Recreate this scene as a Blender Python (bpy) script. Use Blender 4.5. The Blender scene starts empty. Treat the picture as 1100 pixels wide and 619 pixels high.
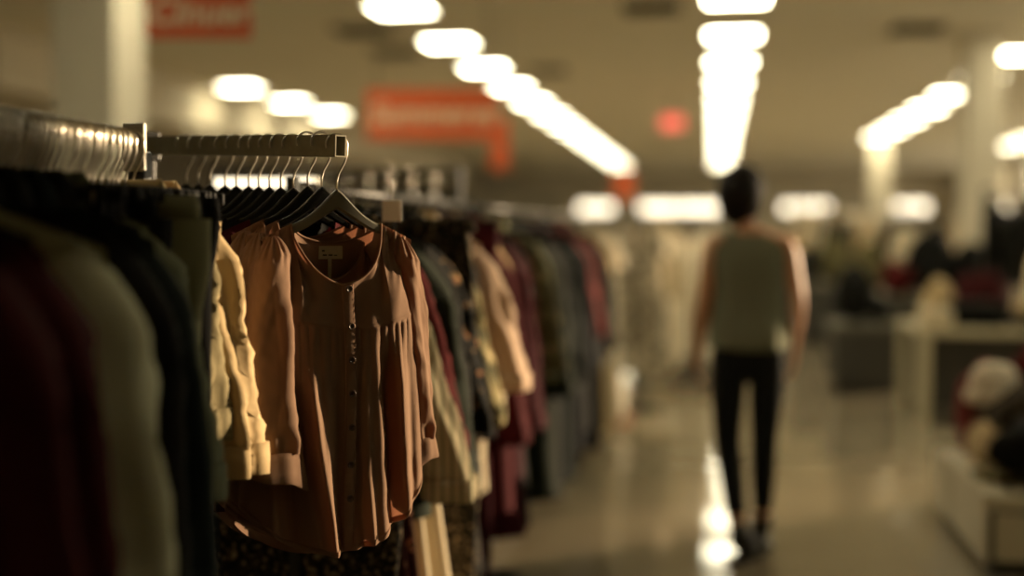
import bpy, bmesh, math, random
import numpy as np
from mathutils import Vector, Matrix

C = bpy.context.scene.collection
D = bpy.data
PI = math.pi
SC = bpy.context.scene

# ------------------------------------------------------------------ camera
FPX, CX, CY = 1300.0, 550.0, 309.5
CAMZ = 1.40
_a, _b = 218 / FPX, 59.5 / FPX
TH = math.atan(_b)
PS = math.atan(_a * math.cos(TH))
FWD = Vector((-math.sin(PS) * math.cos(TH), math.cos(PS) * math.cos(TH), -math.sin(TH)))
RGT = Vector((math.cos(PS), math.sin(PS), 0))
UPV = RGT.cross(FWD)
CAM = Vector((0, 0, CAMZ))

def W(px, py, d):
    """the place that lies behind a photograph pixel at optical distance d (metres)"""
    return CAM + FWD * d + RGT * ((px - CX) / FPX * d) + UPV * (-(py - CY) / FPX * d)

cam = D.cameras.new('camera')
camo = D.objects.new('camera', cam)
C.objects.link(camo)
M = Matrix.Identity(4)
for i in range(3):
    M[i][0] = RGT[i]; M[i][1] = UPV[i]; M[i][2] = -FWD[i]; M[i][3] = CAM[i]
camo.matrix_world = M
cam.sensor_width = 36
cam.lens = 36 * FPX / 1100
cam.clip_start = 0.05
cam.clip_end = 200
cam.dof.use_dof = True
cam.dof.focus_distance = 2.25
cam.dof.aperture_fstop = 0.78
cam.dof.aperture_blades = 0
SC.camera = camo

# ------------------------------------------------------------------ helpers
def lin(c):
    return tuple(((x / 255) / 12.92 if x / 255 <= .04045 else ((x / 255 + .055) / 1.055) ** 2.4) for x in c)

def mat(name, col, rough=.6, metal=0.0, noise=0.0, nscale=20, bump=0.0, bscale=200, trans=0.0, tcol=None,
        pattern=None, col2=None, pscale=30, col3=None, spec=.5):
    m = D.materials.new(name)
    m.use_nodes = True
    nt = m.node_tree
    for n in list(nt.nodes):
        nt.nodes.remove(n)
    N = nt.nodes.new
    L = nt.links.new
    out = N('ShaderNodeOutputMaterial')
    bs = N('ShaderNodeBsdfPrincipled')
    bs.inputs['Roughness'].default_value = rough
    bs.inputs['Metallic'].default_value = metal
    bs.inputs['Specular IOR Level'].default_value = spec
    tc = N('ShaderNodeTexCoord')
    c4 = (*col, 1)
    src = None
    def ramp(fac, stops):
        r = N('ShaderNodeValToRGB')
        r.color_ramp.interpolation = 'LINEAR'
        e = r.color_ramp.elements
        while len(e) < len(stops):
            e.new(.5)
        for k, (p, c) in enumerate(stops):
            e[k].position = p; e[k].color = (*c, 1)
        L(fac, r.inputs['Fac'])
        return r.outputs['Color']
    if pattern == 'floral':
        v = N('ShaderNodeTexVoronoi'); v.inputs['Scale'].default_value = pscale
        nz = N('ShaderNodeTexNoise'); nz.inputs['Scale'].default_value = pscale * .8; nz.inputs['Detail'].default_value = 3
        mx = N('ShaderNodeVectorMath'); mx.operation = 'MULTIPLY_ADD'
        mx.inputs[1].default_value = (.04, .04, .04)
        L(tc.outputs['Object'], nz.inputs['Vector'])
        L(nz.outputs['Color'], mx.inputs[0]); L(tc.outputs['Object'], mx.inputs[2])
        L(mx.outputs[0], v.inputs['Vector'])
        src = ramp(v.outputs['Distance'], [(.0, col3 or col2), (.22, col2), (.30, col), (1, col)])
    elif pattern == 'stripe':
        wv = N('ShaderNodeTexWave'); wv.inputs['Scale'].default_value = pscale
        wv.bands_direction = 'X'; wv.inputs['Distortion'].default_value = .4
        L(tc.outputs['Object'], wv.inputs['Vector'])
        src = ramp(wv.outputs['Fac'], [(.0, col), (.8, col), (.9, col2), (1, col2)])
    elif pattern == 'mottle':
        nz = N('ShaderNodeTexNoise'); nz.inputs['Scale'].default_value = pscale; nz.inputs['Detail'].default_value = 4
        L(tc.outputs['Object'], nz.inputs['Vector'])
        src = ramp(nz.outputs['Fac'], [(.40, col), (.55, col2), (.68, col3 or col2)])
    elif noise > 0:
        nz = N('ShaderNodeTexNoise'); nz.inputs['Scale'].default_value = nscale; nz.inputs['Detail'].default_value = 5
        L(tc.outputs['Object'], nz.inputs['Vector'])
        lo = tuple(x * (1 - noise) for x in col); hi = tuple(min(1, x * (1 + noise)) for x in col)
        src = ramp(nz.outputs['Fac'], [(.3, lo), (.7, hi)])
    if src is not None:
        L(src, bs.inputs['Base Color'])
    else:
        bs.inputs['Base Color'].default_value = c4
    if bump > 0:
        nb = N('ShaderNodeTexNoise'); nb.inputs['Scale'].default_value = bscale; nb.inputs['Detail'].default_value = 2
        L(tc.outputs['Object'], nb.inputs['Vector'])
        bp = N('ShaderNodeBump'); bp.inputs['Strength'].default_value = bump; bp.inputs['Distance'].default_value = .002
        L(nb.outputs['Fac'], bp.inputs['Height']); L(bp.outputs['Normal'], bs.inputs['Normal'])
    if trans > 0:
        tr = N('ShaderNodeBsdfTranslucent')
        tr.inputs['Color'].default_value = (*(tcol or col), 1)
        ms = N('ShaderNodeMixShader'); ms.inputs['Fac'].default_value = trans
        L(bs.outputs[0], ms.inputs[1]); L(tr.outputs[0], ms.inputs[2]); L(ms.outputs[0], out.inputs['Surface'])
    else:
        L(bs.outputs[0], out.inputs['Surface'])
    return m

def cloth(name, rgb, trans=.18, **k):
    return mat(name, lin(rgb), rough=.92, spec=.15, trans=trans, bump=k.pop('bump', .15), bscale=k.pop('bscale', 350),
               **{a: (lin(b) if a in ('col2', 'col3', 'tcol') else b) for a, b in k.items()})

def emit(name, col, s):
    m = D.materials.new(name); m.use_nodes = True
    nt = m.node_tree
    for n in list(nt.nodes):
        nt.nodes.remove(n)
    o = nt.nodes.new('ShaderNodeOutputMaterial'); e = nt.nodes.new('ShaderNodeEmission')
    e.inputs['Color'].default_value = (*col, 1); e.inputs['Strength'].default_value = s
    nt.links.new(e.outputs[0], o.inputs['Surface'])
    return m

def link(name, me, m=None, parent=None, smooth=True, loc=None, rotz=None):
    o = D.objects.new(name, me); C.objects.link(o)
    if m is not None and not me.materials:
        me.materials.append(m)
    if smooth:
        me.polygons.foreach_set('use_smooth', [True] * len(me.polygons))
    if parent is not None:
        o.parent = parent
    if loc is not None:
        o.location = loc
    if rotz is not None:
        o.rotation_euler = (0, 0, rotz)
    return o

def tag(o, label, cat, group=None, kind=None):
    o['label'] = label; o['category'] = cat
    if group: o['group'] = group
    if kind: o['kind'] = kind
    return o

def thing(name, label, cat, loc=(0, 0, 0), rotz=0, group=None):
    o = D.objects.new(name, None); C.objects.link(o)
    o.empty_display_size = .05
    o.location = loc; o.rotation_euler = (0, 0, rotz)
    return tag(o, label, cat, group)

def copy_tree(o, parent=None):
    c = o.copy(); C.objects.link(c)
    if parent is not None:
        c.parent = parent
    for ch in list(o.children):
        copy_tree(ch, c)
    return c

def mesh(name, vs, fs):
    me = D.meshes.new(name)
    me.from_pydata([tuple(map(float, v)) for v in vs], [], [tuple(map(int, f)) for f in fs]); me.update()
    return me

class MB:
    """collects verts and faces for one mesh"""
    def __init__(s): s.v = []; s.f = []
    def add(s, vs, fs):
        n = len(s.v); s.v.extend([tuple(v) for v in vs]); s.f.extend([tuple(i + n for i in f) for f in fs]); return s
    def box(s, x0, x1, y0, y1, z0, z1, bev=0.0):
        bm = bmesh.new(); bmesh.ops.create_cube(bm, size=1)
        for v in bm.verts:
            v.co = Vector(((x0 + x1) / 2 + v.co.x * (x1 - x0), (y0 + y1) / 2 + v.co.y * (y1 - y0), (z0 + z1) / 2 + v.co.z * (z1 - z0)))
        if bev > 0:
            bmesh.ops.bevel(bm, geom=list(bm.edges), offset=bev, segments=2, affect='EDGES', profile=.5)
        bm.verts.index_update()
        s.add([v.co[:] for v in bm.verts], [[v.index for v in f.verts] for f in bm.faces]); bm.free(); return s
    def tube(s, pts, r, n=8, cap=True):
        pts = [Vector(p) for p in pts]
        rs = r if isinstance(r, (list, tuple)) else [r] * len(pts)
        base = len(s.v); up = None
        for i, p in enumerate(pts):
            t = (pts[min(i + 1, len(pts) - 1)] - pts[max(i - 1, 0)]).normalized()
            if up is None:
                up = Vector((0, 0, 1)) if abs(t.z) < .9 else Vector((1, 0, 0))
            a = t.cross(up)
            if a.length < 1e-6:
                a = t.orthogonal()
            a.normalize(); b = a.cross(t).normalized(); up = b
            for k in range(n):
                an = 2 * PI * k / n
                s.v.append(tuple(p + (a * math.cos(an) + b * math.sin(an)) * rs[i]))
        for i in range(len(pts) - 1):
            for k in range(n):
                k2 = (k + 1) % n
                s.f.append((base + i * n + k, base + i * n + k2, base + (i + 1) * n + k2, base + (i + 1) * n + k))
        if cap:
            s.f.append(tuple(base + k for k in range(n))[::-1])
            e = base + (len(pts) - 1) * n
            s.f.append(tuple(e + k for k in range(n)))
        return s
    def grid(s, P, closed=False):
        nv, nu = P.shape[:2]
        base = len(s.v)
        s.v.extend(map(tuple, P.reshape(-1, 3)))
        for j in range(nv - 1):
            for i in range(nu if closed else nu - 1):
                i2 = (i + 1) % nu
                s.f.append((base + j * nu + i, base + j * nu + i2, base + (j + 1) * nu + i2, base + (j + 1) * nu + i))
        return s
    def fan(s, ring):
        c = np.mean(np.array([s.v[i] for i in ring]), axis=0)
        s.v.append(tuple(c)); k = len(s.v) - 1
        for a, b in zip(ring, list(ring[1:]) + [ring[0]]):
            s.f.append((a, b, k))
        return s
    def build(s, name, m, parent=None, smooth=True, **k):
        me = mesh(name, s.v, s.f)
        if k.pop('merge', False):
            bm = bmesh.new(); bm.from_mesh(me); bmesh.ops.remove_doubles(bm, verts=bm.verts, dist=1e-5); bm.to_mesh(me); bm.free()
        return link(name, me, m, parent, smooth, **k)

def sharp(o, deg=35):
    me = o.data
    me.polygons.foreach_set('use_smooth', [True] * len(me.polygons))
    try:
        me.set_sharp_from_angle(angle=math.radians(deg))
    except Exception:
        pass
    return o

def sst(a, b, x):
    t = np.clip((x - a) / (b - a), 0, 1); return t * t * (3 - 2 * t)

def snoise(rng, n=6, f=(2, 6)):
    ks = [(rng.uniform(*f) * rng.choice([-1, 1]), rng.uniform(*f) * rng.choice([-1, 1]), rng.uniform(*f), rng.uniform(0, 6.28), rng.uniform(.4, 1)) for _ in range(n)]
    tot = sum(k[4] for k in ks)
    return lambda x, y, z=0: sum(k[4] * np.sin(k[0] * x + k[1] * y + k[2] * z + k[3]) for k in ks) / tot

ONES = ['', 'first', 'second', 'third', 'fourth', 'fifth', 'sixth', 'seventh', 'eighth', 'ninth', 'tenth', 'eleventh', 'twelfth', 'thirteenth',
        'fourteenth', 'fifteenth', 'sixteenth', 'seventeenth', 'eighteenth', 'nineteenth']
def nth(n):
    if n < 20: return ONES[n]
    t = {2: 'twent', 3: 'thirt', 4: 'fort', 5: 'fift'}[n // 10]
    return t + 'ieth' if n % 10 == 0 else t + 'y-' + ONES[n % 10]

# ------------------------------------------------------------------ materials
MT = {}
MT['floor'] = mat('polished_floor', lin((138, 127, 104)), rough=.06, noise=.10, nscale=1.6, spec=.5)
MT['ceiling'] = mat('ceiling_paint', lin((214, 206, 182)), rough=.9, noise=.03, nscale=2)
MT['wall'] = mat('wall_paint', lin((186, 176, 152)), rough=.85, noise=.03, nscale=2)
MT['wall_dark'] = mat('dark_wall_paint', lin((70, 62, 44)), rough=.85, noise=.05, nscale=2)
MT['column'] = mat('column_paint', lin((206, 197, 174)), rough=.8, noise=.03, nscale=3)
MT['frame'] = mat('window_frame_metal', lin((150, 140, 115)), rough=.5)
MT['black_plastic'] = mat('black_plastic', (.010, .010, .009), rough=.22, spec=.35)
MT['black_matte'] = mat('matte_black_plastic', (.010, .010, .009), rough=.65, spec=.15)
MT['grey_plastic'] = mat('grey_hanger_plastic', lin((96, 92, 76)), rough=.45, noise=.08, nscale=40)
MT['chrome'] = mat('chrome', (.62, .58, .5), rough=.28, metal=1)
MT['wire'] = mat('hook_wire', (.58, .54, .46), rough=.3, metal=1)
MT['dark_metal'] = mat('dark_painted_metal', lin((142, 136, 112)), rough=.36, metal=.15, noise=.12, nscale=60)
MT['black_metal'] = mat('black_metal', (.02, .02, .018), rough=.4, metal=.3)
MT['white_panel'] = mat('white_laminate', lin((196, 186, 158)), rough=.45, noise=.03, nscale=6)
MT['white_table'] = mat('white_table_paint', lin((190, 180, 150)), rough=.5)
MT['dark_panel'] = mat('dark_laminate', lin((54, 52, 44)), rough=.6, noise=.1, nscale=5)
MT['grey_panel'] = mat('grey_laminate', lin((92, 88, 72)), rough=.6, noise=.1, nscale=5)
MT['sign'] = mat('orange_sign_board', lin((230, 104, 52)), rough=.6, noise=.06, nscale=3)
MT['sign_text'] = mat('cream_sign_lettering', lin((250, 228, 190)), rough=.6)
MT['vent'] = mat('vent_metal', lin((88, 78, 54)), rough=.7)
MT['skin'] = mat('skin', lin((214, 160, 122)), rough=.5, noise=.06, nscale=25)
MT['hair'] = mat('dark_hair', (.012, .008, .006), rough=.6, spec=.25, noise=.3, nscale=80)
MT['leather'] = mat('black_leather', (.012, .011, .01), rough=.35, bump=.2, bscale=120)
MT['card'] = mat('white_card', lin((240, 236, 222)), rough=.7)
MT['light'] = emit('ceiling_light_glow', (1, .90, .62), 25)
MT['exit'] = emit('red_sign_glow', (1, .16, .10), 1.6)
MT['strip_glow'] = emit('bright_strip_glow', (1, .85, .6), 2.2)

# ------------------------------------------------------------------ setting
XL, XR, YB, YF, H = -10.5, 9.5, 48.0, -4.0, 3.8
def structure(o):
    o['kind'] = 'structure'; return o

structure(MB().box(XL - .2, XR + .2, YF - .2, YB + .2, -.2, 0).build('floor', MT['floor'], smooth=False))
structure(MB().box(XL - .2, XR + .2, YF - .2, YB + .2, H, H + .2).build('ceiling', MT['ceiling'], smooth=False))
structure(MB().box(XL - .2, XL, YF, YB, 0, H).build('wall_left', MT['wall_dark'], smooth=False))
structure(MB().box(XL - .2, XR + .2, YF - .2, YF, 0, H).build('wall_front', MT['wall'], smooth=False))

def wall_with_holes(name, axis, at, lo, hi, holes, zc=H, th=.25):
    """wall along an axis, with window openings (a0, a1, z0, z1)"""
    mb = MB()
    def bx(a0, a1, z0, z1):
        if a1 - a0 < 1e-4 or z1 - z0 < 1e-4: return
        if axis == 'y': mb.box(at, at + th, a0, a1, z0, z1)
        else: mb.box(a0, a1, at, at + th, z0, z1)
    cur = lo
    for a0, a1, z0, z1 in sorted(holes):
        bx(cur, a0, 0, zc); bx(a0, a1, 0, z0); bx(a0, a1, z1, zc); cur = a1
    bx(cur, hi, 0, zc)
    return structure(mb.build(name, MT['wall'], smooth=False))

glass = D.materials.new('window_glass'); glass.use_nodes = True
nt = glass.node_tree
for n in list(nt.nodes): nt.nodes.remove(n)
o_ = nt.nodes.new('ShaderNodeOutputMaterial'); t_ = nt.nodes.new('ShaderNodeBsdfTransparent'); g_ = nt.nodes.new('ShaderNodeBsdfGlossy')
g_.inputs['Roughness'].default_value = .02; m_ = nt.nodes.new('ShaderNodeMixShader'); m_.inputs['Fac'].default_value = .05
nt.links.new(t_.outputs[0], m_.inputs[1]); nt.links.new(g_.outputs[0], m_.inputs[2]); nt.links.new(m_.outputs[0], o_.inputs['Surface'])

wn = 0
def window(axis, at, a0, a1, z0, z1, mull):
    global wn
    wn += 1
    t = D.objects.new('window_%d' % wn, None); C.objects.link(t); t['kind'] = 'structure'
    mb = MB(); w = .07
    def bx(b0, b1, c0, c1, d0=.04, d1=.14):
        if axis == 'y': mb.box(at + d0, at + d1, b0, b1, c0, c1)
        else: mb.box(b0, b1, at + d0, at + d1, c0, c1)
    bx(a0, a0 + w, z0, z1); bx(a1 - w, a1, z0, z1); bx(a0, a1, z0, z0 + w); bx(a0, a1, z1 - w, z1)
    for k in range(1, mull):
        c = a0 + (a1 - a0) * k / mull
        bx(c - w / 2, c + w / 2, z0, z1)
    mb.build('window_frame', MT['frame'], t, smooth=False)
    p = MB()
    if axis == 'y': p.box(at + .085, at + .095, a0 + w, a1 - w, z0 + w, z1 - w)
    else: p.box(a0 + w, a1 - w, at + .085, at + .095, z0 + w, z1 - w)
    p.build('window_pane', glass, t, smooth=False)
    return t

holes_r = [(y, y + (3.2 if y > 10 else 2.85), .7, 3.62) for y in (9.95, 13.1, 16.6, 22, 27, 32, 37, 42)]
wall_with_holes('wall_right', 'y', XR, YF, YB, holes_r)
for a in holes_r: window('y', XR, *a, 3)
def bx_at(px, y=YB): return (px - 768) / FPX * y * 1.0 + 0.0
holes_b = []
for x0, x1 in ((560, 600), (616, 658), (684, 776), (838, 892), (956, 994), (1066, 1092)):
    z0, z1 = (2.12, 2.62)
    if x0 == 560: z0, z1 = 2.52, 2.66
    d0 = YB * math.cos(PS)
    X0 = W(x0, 240, 47).x; X1 = W(x1, 240, 47).x
    holes_b.append((X0, X1, z0, z1))
wall_with_holes('wall_back', 'x', YB, XL, XR, holes_b)
for a in holes_b: window('x', YB, *a, 2)
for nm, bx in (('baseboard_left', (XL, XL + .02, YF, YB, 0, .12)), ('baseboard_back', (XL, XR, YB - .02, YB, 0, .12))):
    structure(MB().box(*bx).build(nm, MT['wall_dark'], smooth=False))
# lowered bulkhead along the left wall
structure(MB().box(XL, XL + 2.2, 13, 40, 3.1, H).build('trim_1', MT['wall'], smooth=False))

# columns of the room
def column(px, d, w, label):
    p = W(px, 300, d)
    t = MB().box(p.x - w / 2, p.x + w / 2, p.y - w / 2, p.y + w / 2, 0, H, .02)
    t.box(p.x - w / 2 - .03, p.x + w / 2 + .03, p.y - w / 2 - .03, p.y + w / 2 + .03, H - .16, H, .01)
    t.box(p.x - w / 2 - .015, p.x + w / 2 + .015, p.y - w / 2 - .015, p.y + w / 2 + .015, 0, .15, .005)
    o = t.build('column', MT['column'], smooth=False)
    o['kind'] = 'structure'; o['label'] = label; o['category'] = 'column'
column(110, 8.6, .47, 'square cream column rising behind the near rail of hangers')
column(1050, 14.8, .42, 'square cream column rising behind the racks on the right')
column(943, 31, .50, 'far cream column between the lit strips of the end wall')
column(395, 40, .45, 'far cream column behind the second orange sign')

# ------------------------------------------------------------------ ceiling lights
def light_panel():
    t = thing('ceiling_light', '', 'ceiling light', (0, 0, H))
    f = MB()
    s, w = .33, .03
    f.box(-s, s, -s, -s + w, -.03, 0); f.box(-s, s, s - w, s, -.03, 0)
    f.box(-s, -s + w, -s + w, s - w, -.03, 0); f.box(s - w, s, -s + w, s - w, -.03, 0)
    f.build('frame', MT['card'], t, smooth=False)
    MB().box(-s + w, s - w, -s + w, s - w, -.022, -.008).build('diffuser', MT['light'], t, smooth=False)
    return t
rows = [(-7.7, 19.0, 3, 'leftmost row, behind the hanging orange sign'), (-3.3, 3.2, 18, 'row running above the clothes racks'),
        (.2, 7.9, 16, 'row running above the aisle'), (4.0, 3.15, 13, 'row passing the right-hand column'), (7.9, 28.2, 4, 'rightmost row near the windows')]
proto = None
for X, Y0, n, nm in rows:
    for k in range(n):
        t = light_panel() if proto is None else copy_tree(proto)
        proto = proto or t
        t.location = (X, Y0 + 2.35 * k, H)
        tag(t, 'square lit ceiling panel, %s of the %s' % (nth(k + 1), nm), 'ceiling light', 'square ceiling light panels')

def vent(px, py, wdt, label):
    d = (H - CAMZ) * FPX / (250 - py)
    p = W(px, py, d)
    t = thing('ceiling_vent', label, 'vent', (p.x, p.y, H), 0, 'dark ceiling vents')
    f = MB(); s = wdt / 2; f.box(-s, s, -.3, -.26, -.03, 0); f.box(-s, s, .26, .3, -.03, 0); f.box(-s, -s + .04, -.26, .26, -.03, 0); f.box(s - .04, s, -.26, .26, -.03, 0)
    f.build('frame', MT['vent'], t, smooth=False)
    sl = MB()
    for k in range(8):
        y = -.23 + k * .066
        sl.add([(-s + .04, y, -.025), (s - .04, y, -.025), (s - .04, y + .045, -.005), (-s + .04, y + .045, -.005)], [(0, 1, 2, 3)])
    sl.build('slats', MT['dark_panel'], t, smooth=False)
vent(985, 30, .6, 'dark slatted ceiling vent left of the right-hand column')
vent(700, 8, .6, 'dark slatted ceiling vent left of the aisle lights at the top')
vent(392, 32, .7, 'dark slatted ceiling vent left of the light row above the racks')
vent(425, 56, .6, 'dark slatted ceiling vent above the orange hanging sign')
vent(590, 75, .5, 'small dark ceiling vent between the two long light rows')

# ------------------------------------------------------------------ hanging signs
def text_mesh(s, size, shear, m, parent, bold=.004):
    cu = D.curves.new('lettering', 'FONT'); cu.body = s; cu.size = size; cu.shear = shear; cu.extrude = .002; cu.offset = bold
    cu.align_x = 'CENTER'; cu.align_y = 'CENTER'
    o = D.objects.new('tmp', cu); C.objects.link(o)
    dg = bpy.context.evaluated_depsgraph_get()
    me = D.meshes.new_from_object(o.evaluated_get(dg))
    D.objects.remove(o)
    me.materials.clear()
    r = link('lettering', me, m, parent, smooth=False)
    r.rotation_euler = (PI / 2, 0, 0)
    return r
def hang_sign(px0, py0, px1, py1, d, txt, label, size, yaw=0):
    p = W((px0 + px1) / 2, (py0 + py1) / 2, d)
    w = (px1 - px0) / FPX * d; h = (py1 - py0) / FPX * d
    t = thing('hanging_sign', label, 'sign', (p.x, p.y, p.z), PS + yaw)
    MB().box(-w / 2, w / 2, -.012, .012, -h / 2, h / 2, .003).build('board', MT['sign'], t, smooth=False)
    for sx in (-.42, .42):
        MB().tube([(w * sx, 0, h / 2 - .01), (w * sx, 0, H - p.z)], .004, 6).build('hanging_rod', MT['black_metal'], t)
    if txt:
        l = text_mesh(txt, size, .25, MT['sign_text'], t)
        l.location = (0, -.016, .0)
    return t
hang_sign(158, -12, 270, 41, 5.6, 'Cinuer', 'nearer orange hanging sign with slanted cream lettering beside the left column', .17).children
hang_sign(394, 96, 534, 150, 9.5, 'Summeret', 'wide orange hanging sign with cream lettering above the far racks', .235)
hang_sign(528, 128, 546, 182, 13, None, 'narrow orange hanging sign just right of the wide orange sign', .1)
hang_sign(660, 182, 680, 214, 24, None, 'small orange hanging sign far down the store over the bright wall strip', .1)
p = W(722, 132, 21)
t = thing('exit_sign', 'glowing red sign box hung left of the aisle lights', 'sign', (p.x, p.y, p.z), 0)
MB().box(-.20, .20, -.04, .04, -.13, .13, .01).build('housing', MT['black_metal'], t, smooth=False)
MB().box(-.185, .185, -.046, -.04, -.115, .115).build('lit_panel', MT['exit'], t, smooth=False)
MB().tube([(0, 0, .12), (0, 0, H - p.z)], .012, 8).build('hanging_rod', MT['black_metal'], t)

# ------------------------------------------------------------------ hangers
HK_H, HK_R = .078, .021
def hook_mesh(r=.0021, n=8):
    pts = [(0, 0, -.012), (0, 0, .012), (.004, 0, .026), (.015, 0, .045), (.0205, 0, .062)]
    for k in range(13):
        a = -.25 + (PI + .55) * k / 12
        pts.append((HK_R * math.cos(a), 0, HK_H + HK_R * math.sin(a)))
    mb = MB().tube(pts, r, n)
    return mesh('hook', mb.v, mb.f)
def arm_profile_mesh(half=.165, th=.012, thick=1.0):
    """flat coat-hanger arms: a curved plank, wide at the neck and thin at the shoulders"""
    xs = np.linspace(-1, 1, 41)
    mb = MB(); top = []; bot = []
    for x in xs:
        a = abs(x) * half
        zt = -.004 - .078 * (1 - math.exp(-(a / .055) ** 1.35)) - .42 * max(0, a - .09)
        wd = (.020 + .012 * math.exp(-(a / .03) ** 2)) * (1 - .35 * abs(x)) * thick
        zb = zt - wd - .006 * math.exp(-(a / .012) ** 2) * 0
        top.append((x * half, zt)); bot.append((x * half, zb))
    P = np.zeros((41, 8, 3))
    for i in range(41):
        (x, zt), (_, zb) = top[i], bot[i]
        h = th / 2; b = .25 * th; e = .004
        y = .025 * (abs(x) / half) ** 2 * .6
        prof = [(-h, zt - e), (-h + b, zt), (h - b, zt), (h, zt - e), (h, zb + e), (h - b, zb), (-h + b, zb), (-h, zb + e)]
        for k, (yy, zz) in enumerate(prof):
            P[i, k] = (x, yy + y, zz)
    mb.grid(P, closed=True)
    mb.f.append(tuple(range(8))[::-1]); mb.f.append(tuple(range(40 * 8, 41 * 8)))
    return mesh('shoulder_bar', mb.v, mb.f)
def collar_mesh():
    mb = MB().tube([(0, 0, -.03), (0, 0, -.006), (0, 0, .002), (0, 0, .008)], [.008, .009, .007, .004], 10)
    return mb
ME_HOOK, ME_HOOK2 = hook_mesh(), hook_mesh(.0026)
ME_ARM = arm_profile_mesh()
ME_ARM.materials.append(MT['black_plastic']); ME_ARM_S = arm_profile_mesh(.138); ME_ARM_S.materials.append(MT['black_plastic']); ME_HOOK.materials.append(MT['wire']); ME_HOOK2.materials.append(MT['chrome'])
def make_hanger():
    t = thing('clothes_hanger', '', 'hanger')
    link('shoulder_bar', ME_ARM, None, t)
    link('hook', ME_HOOK, None, t)
    return t
def make_clip_hanger():
    t = thing('clip_hanger', '', 'hanger')
    MB().box(-.16, .16, -.006, .006, -.030, -.008, .004).build('cross_bar', MT['black_matte'], t)
    link('hook', ME_HOOK2, None, t)
    for sx in (-.12, .12):
        c = MB()
        c.box(sx - .014, sx + .014, -.016, -.006, -.075, -.004, .003); c.box(sx - .014, sx + .014, .006, .016, -.075, -.004, .003)
        o = c.build('clip', MT['black_matte'], t)
        sp = MB(); pts = []
        for k in range(13):
            a = PI * k / 12
            pts.append((sx, .019 * math.cos(a), -.035 + .026 * math.sin(a)))
        sp.tube(pts, .0022, 6); sp.build('spring', MT['chrome'], o)
    return t
PROTO_H = make_hanger(); PROTO_C = make_clip_hanger()
used = {'H': False, 'C': False}
hanger_label_group = None
def put_hanger(kind, loc, rotz, label, group, small=False):
    pr = PROTO_H if kind == 'H' else PROTO_C
    t = copy_tree(pr) if used[kind] else pr
    used[kind] = True
    t.location = loc; t.rotation_euler = (0, 0, rotz)
    if group in ('hangers on the square arm', 'spare hangers on the near rail') or small:
        for ch in t.children:
            if ch.name.startswith('shoulder_bar'): ch.data = ME_ARM_S
    return tag(t, label, 'hanger', group)

# ------------------------------------------------------------------ garments
def ridges(rng, n, amp, wid=(.05, .14), drift=.25):
    L = [(rng.uniform(-1, 1), rng.uniform(-drift, drift), rng.uniform(*wid), amp * rng.uniform(.4, 1) * rng.choice([1, 1, -1]), rng.uniform(-.1, .35)) for _ in range(n)]
    def f(u, v):
        r = 0
        for u0, dr, s, a, v0 in L:
            r = r + a * np.exp(-((u - u0 - dr * v) / s) ** 2) * sst(v0, v0 + .5, v)
        return r
    return f

def sleeve_grid(side, nu, nv, path, rx, ry, rng, amp=.006, twist=0.0, cap=.12, nz=None, pleat=0.0):
    """tube hanging from the shoulder. path(t)->(x,y,z) arrays; rx, ry(t)"""
    t = np.linspace(0, 1, nv)[:, None]; ph = np.linspace(0, 2 * PI, nu, endpoint=False)[None, :]
    x0, y0, z0 = path(t)
    k = np.sqrt(np.clip(t / cap, 0, 1)) * .96 + .04
    n1 = snoise(rng, 5, (1.2, 3.0)); n2 = snoise(rng, 5, (3, 8))
    cs, sn = np.cos(ph), np.sin(ph)
    w = amp * (n1(cs * 1.5, sn * 1.5, t * 6) * 1.0 + .55 * n2(cs * 1.5, sn * 1.5, t * 9)) * sst(0, .2, t)
    # long vertical creases
    w = w + amp * .8 * np.sin(ph * 5 + 2 * np.sin(t * 3 + side) + side) * sst(.02, .3, t)
    w = w + pleat * np.sin(ph * 13) * np.exp(-((t - .04) / .07) ** 2)
    X = x0 + side * 0 + (rx(t) * k + w) * cs
    Y = y0 + (ry(t) * k + w) * sn
    Z = z0 + 0 * ph
    # cap: outer part of the first rings droops along the shoulder line
    Z = Z - np.clip(side * (X - x0), 0, 1) * .5 * (1 - sst(0, .35, t))
    return np.stack([X, Y, Z], -1)

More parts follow.
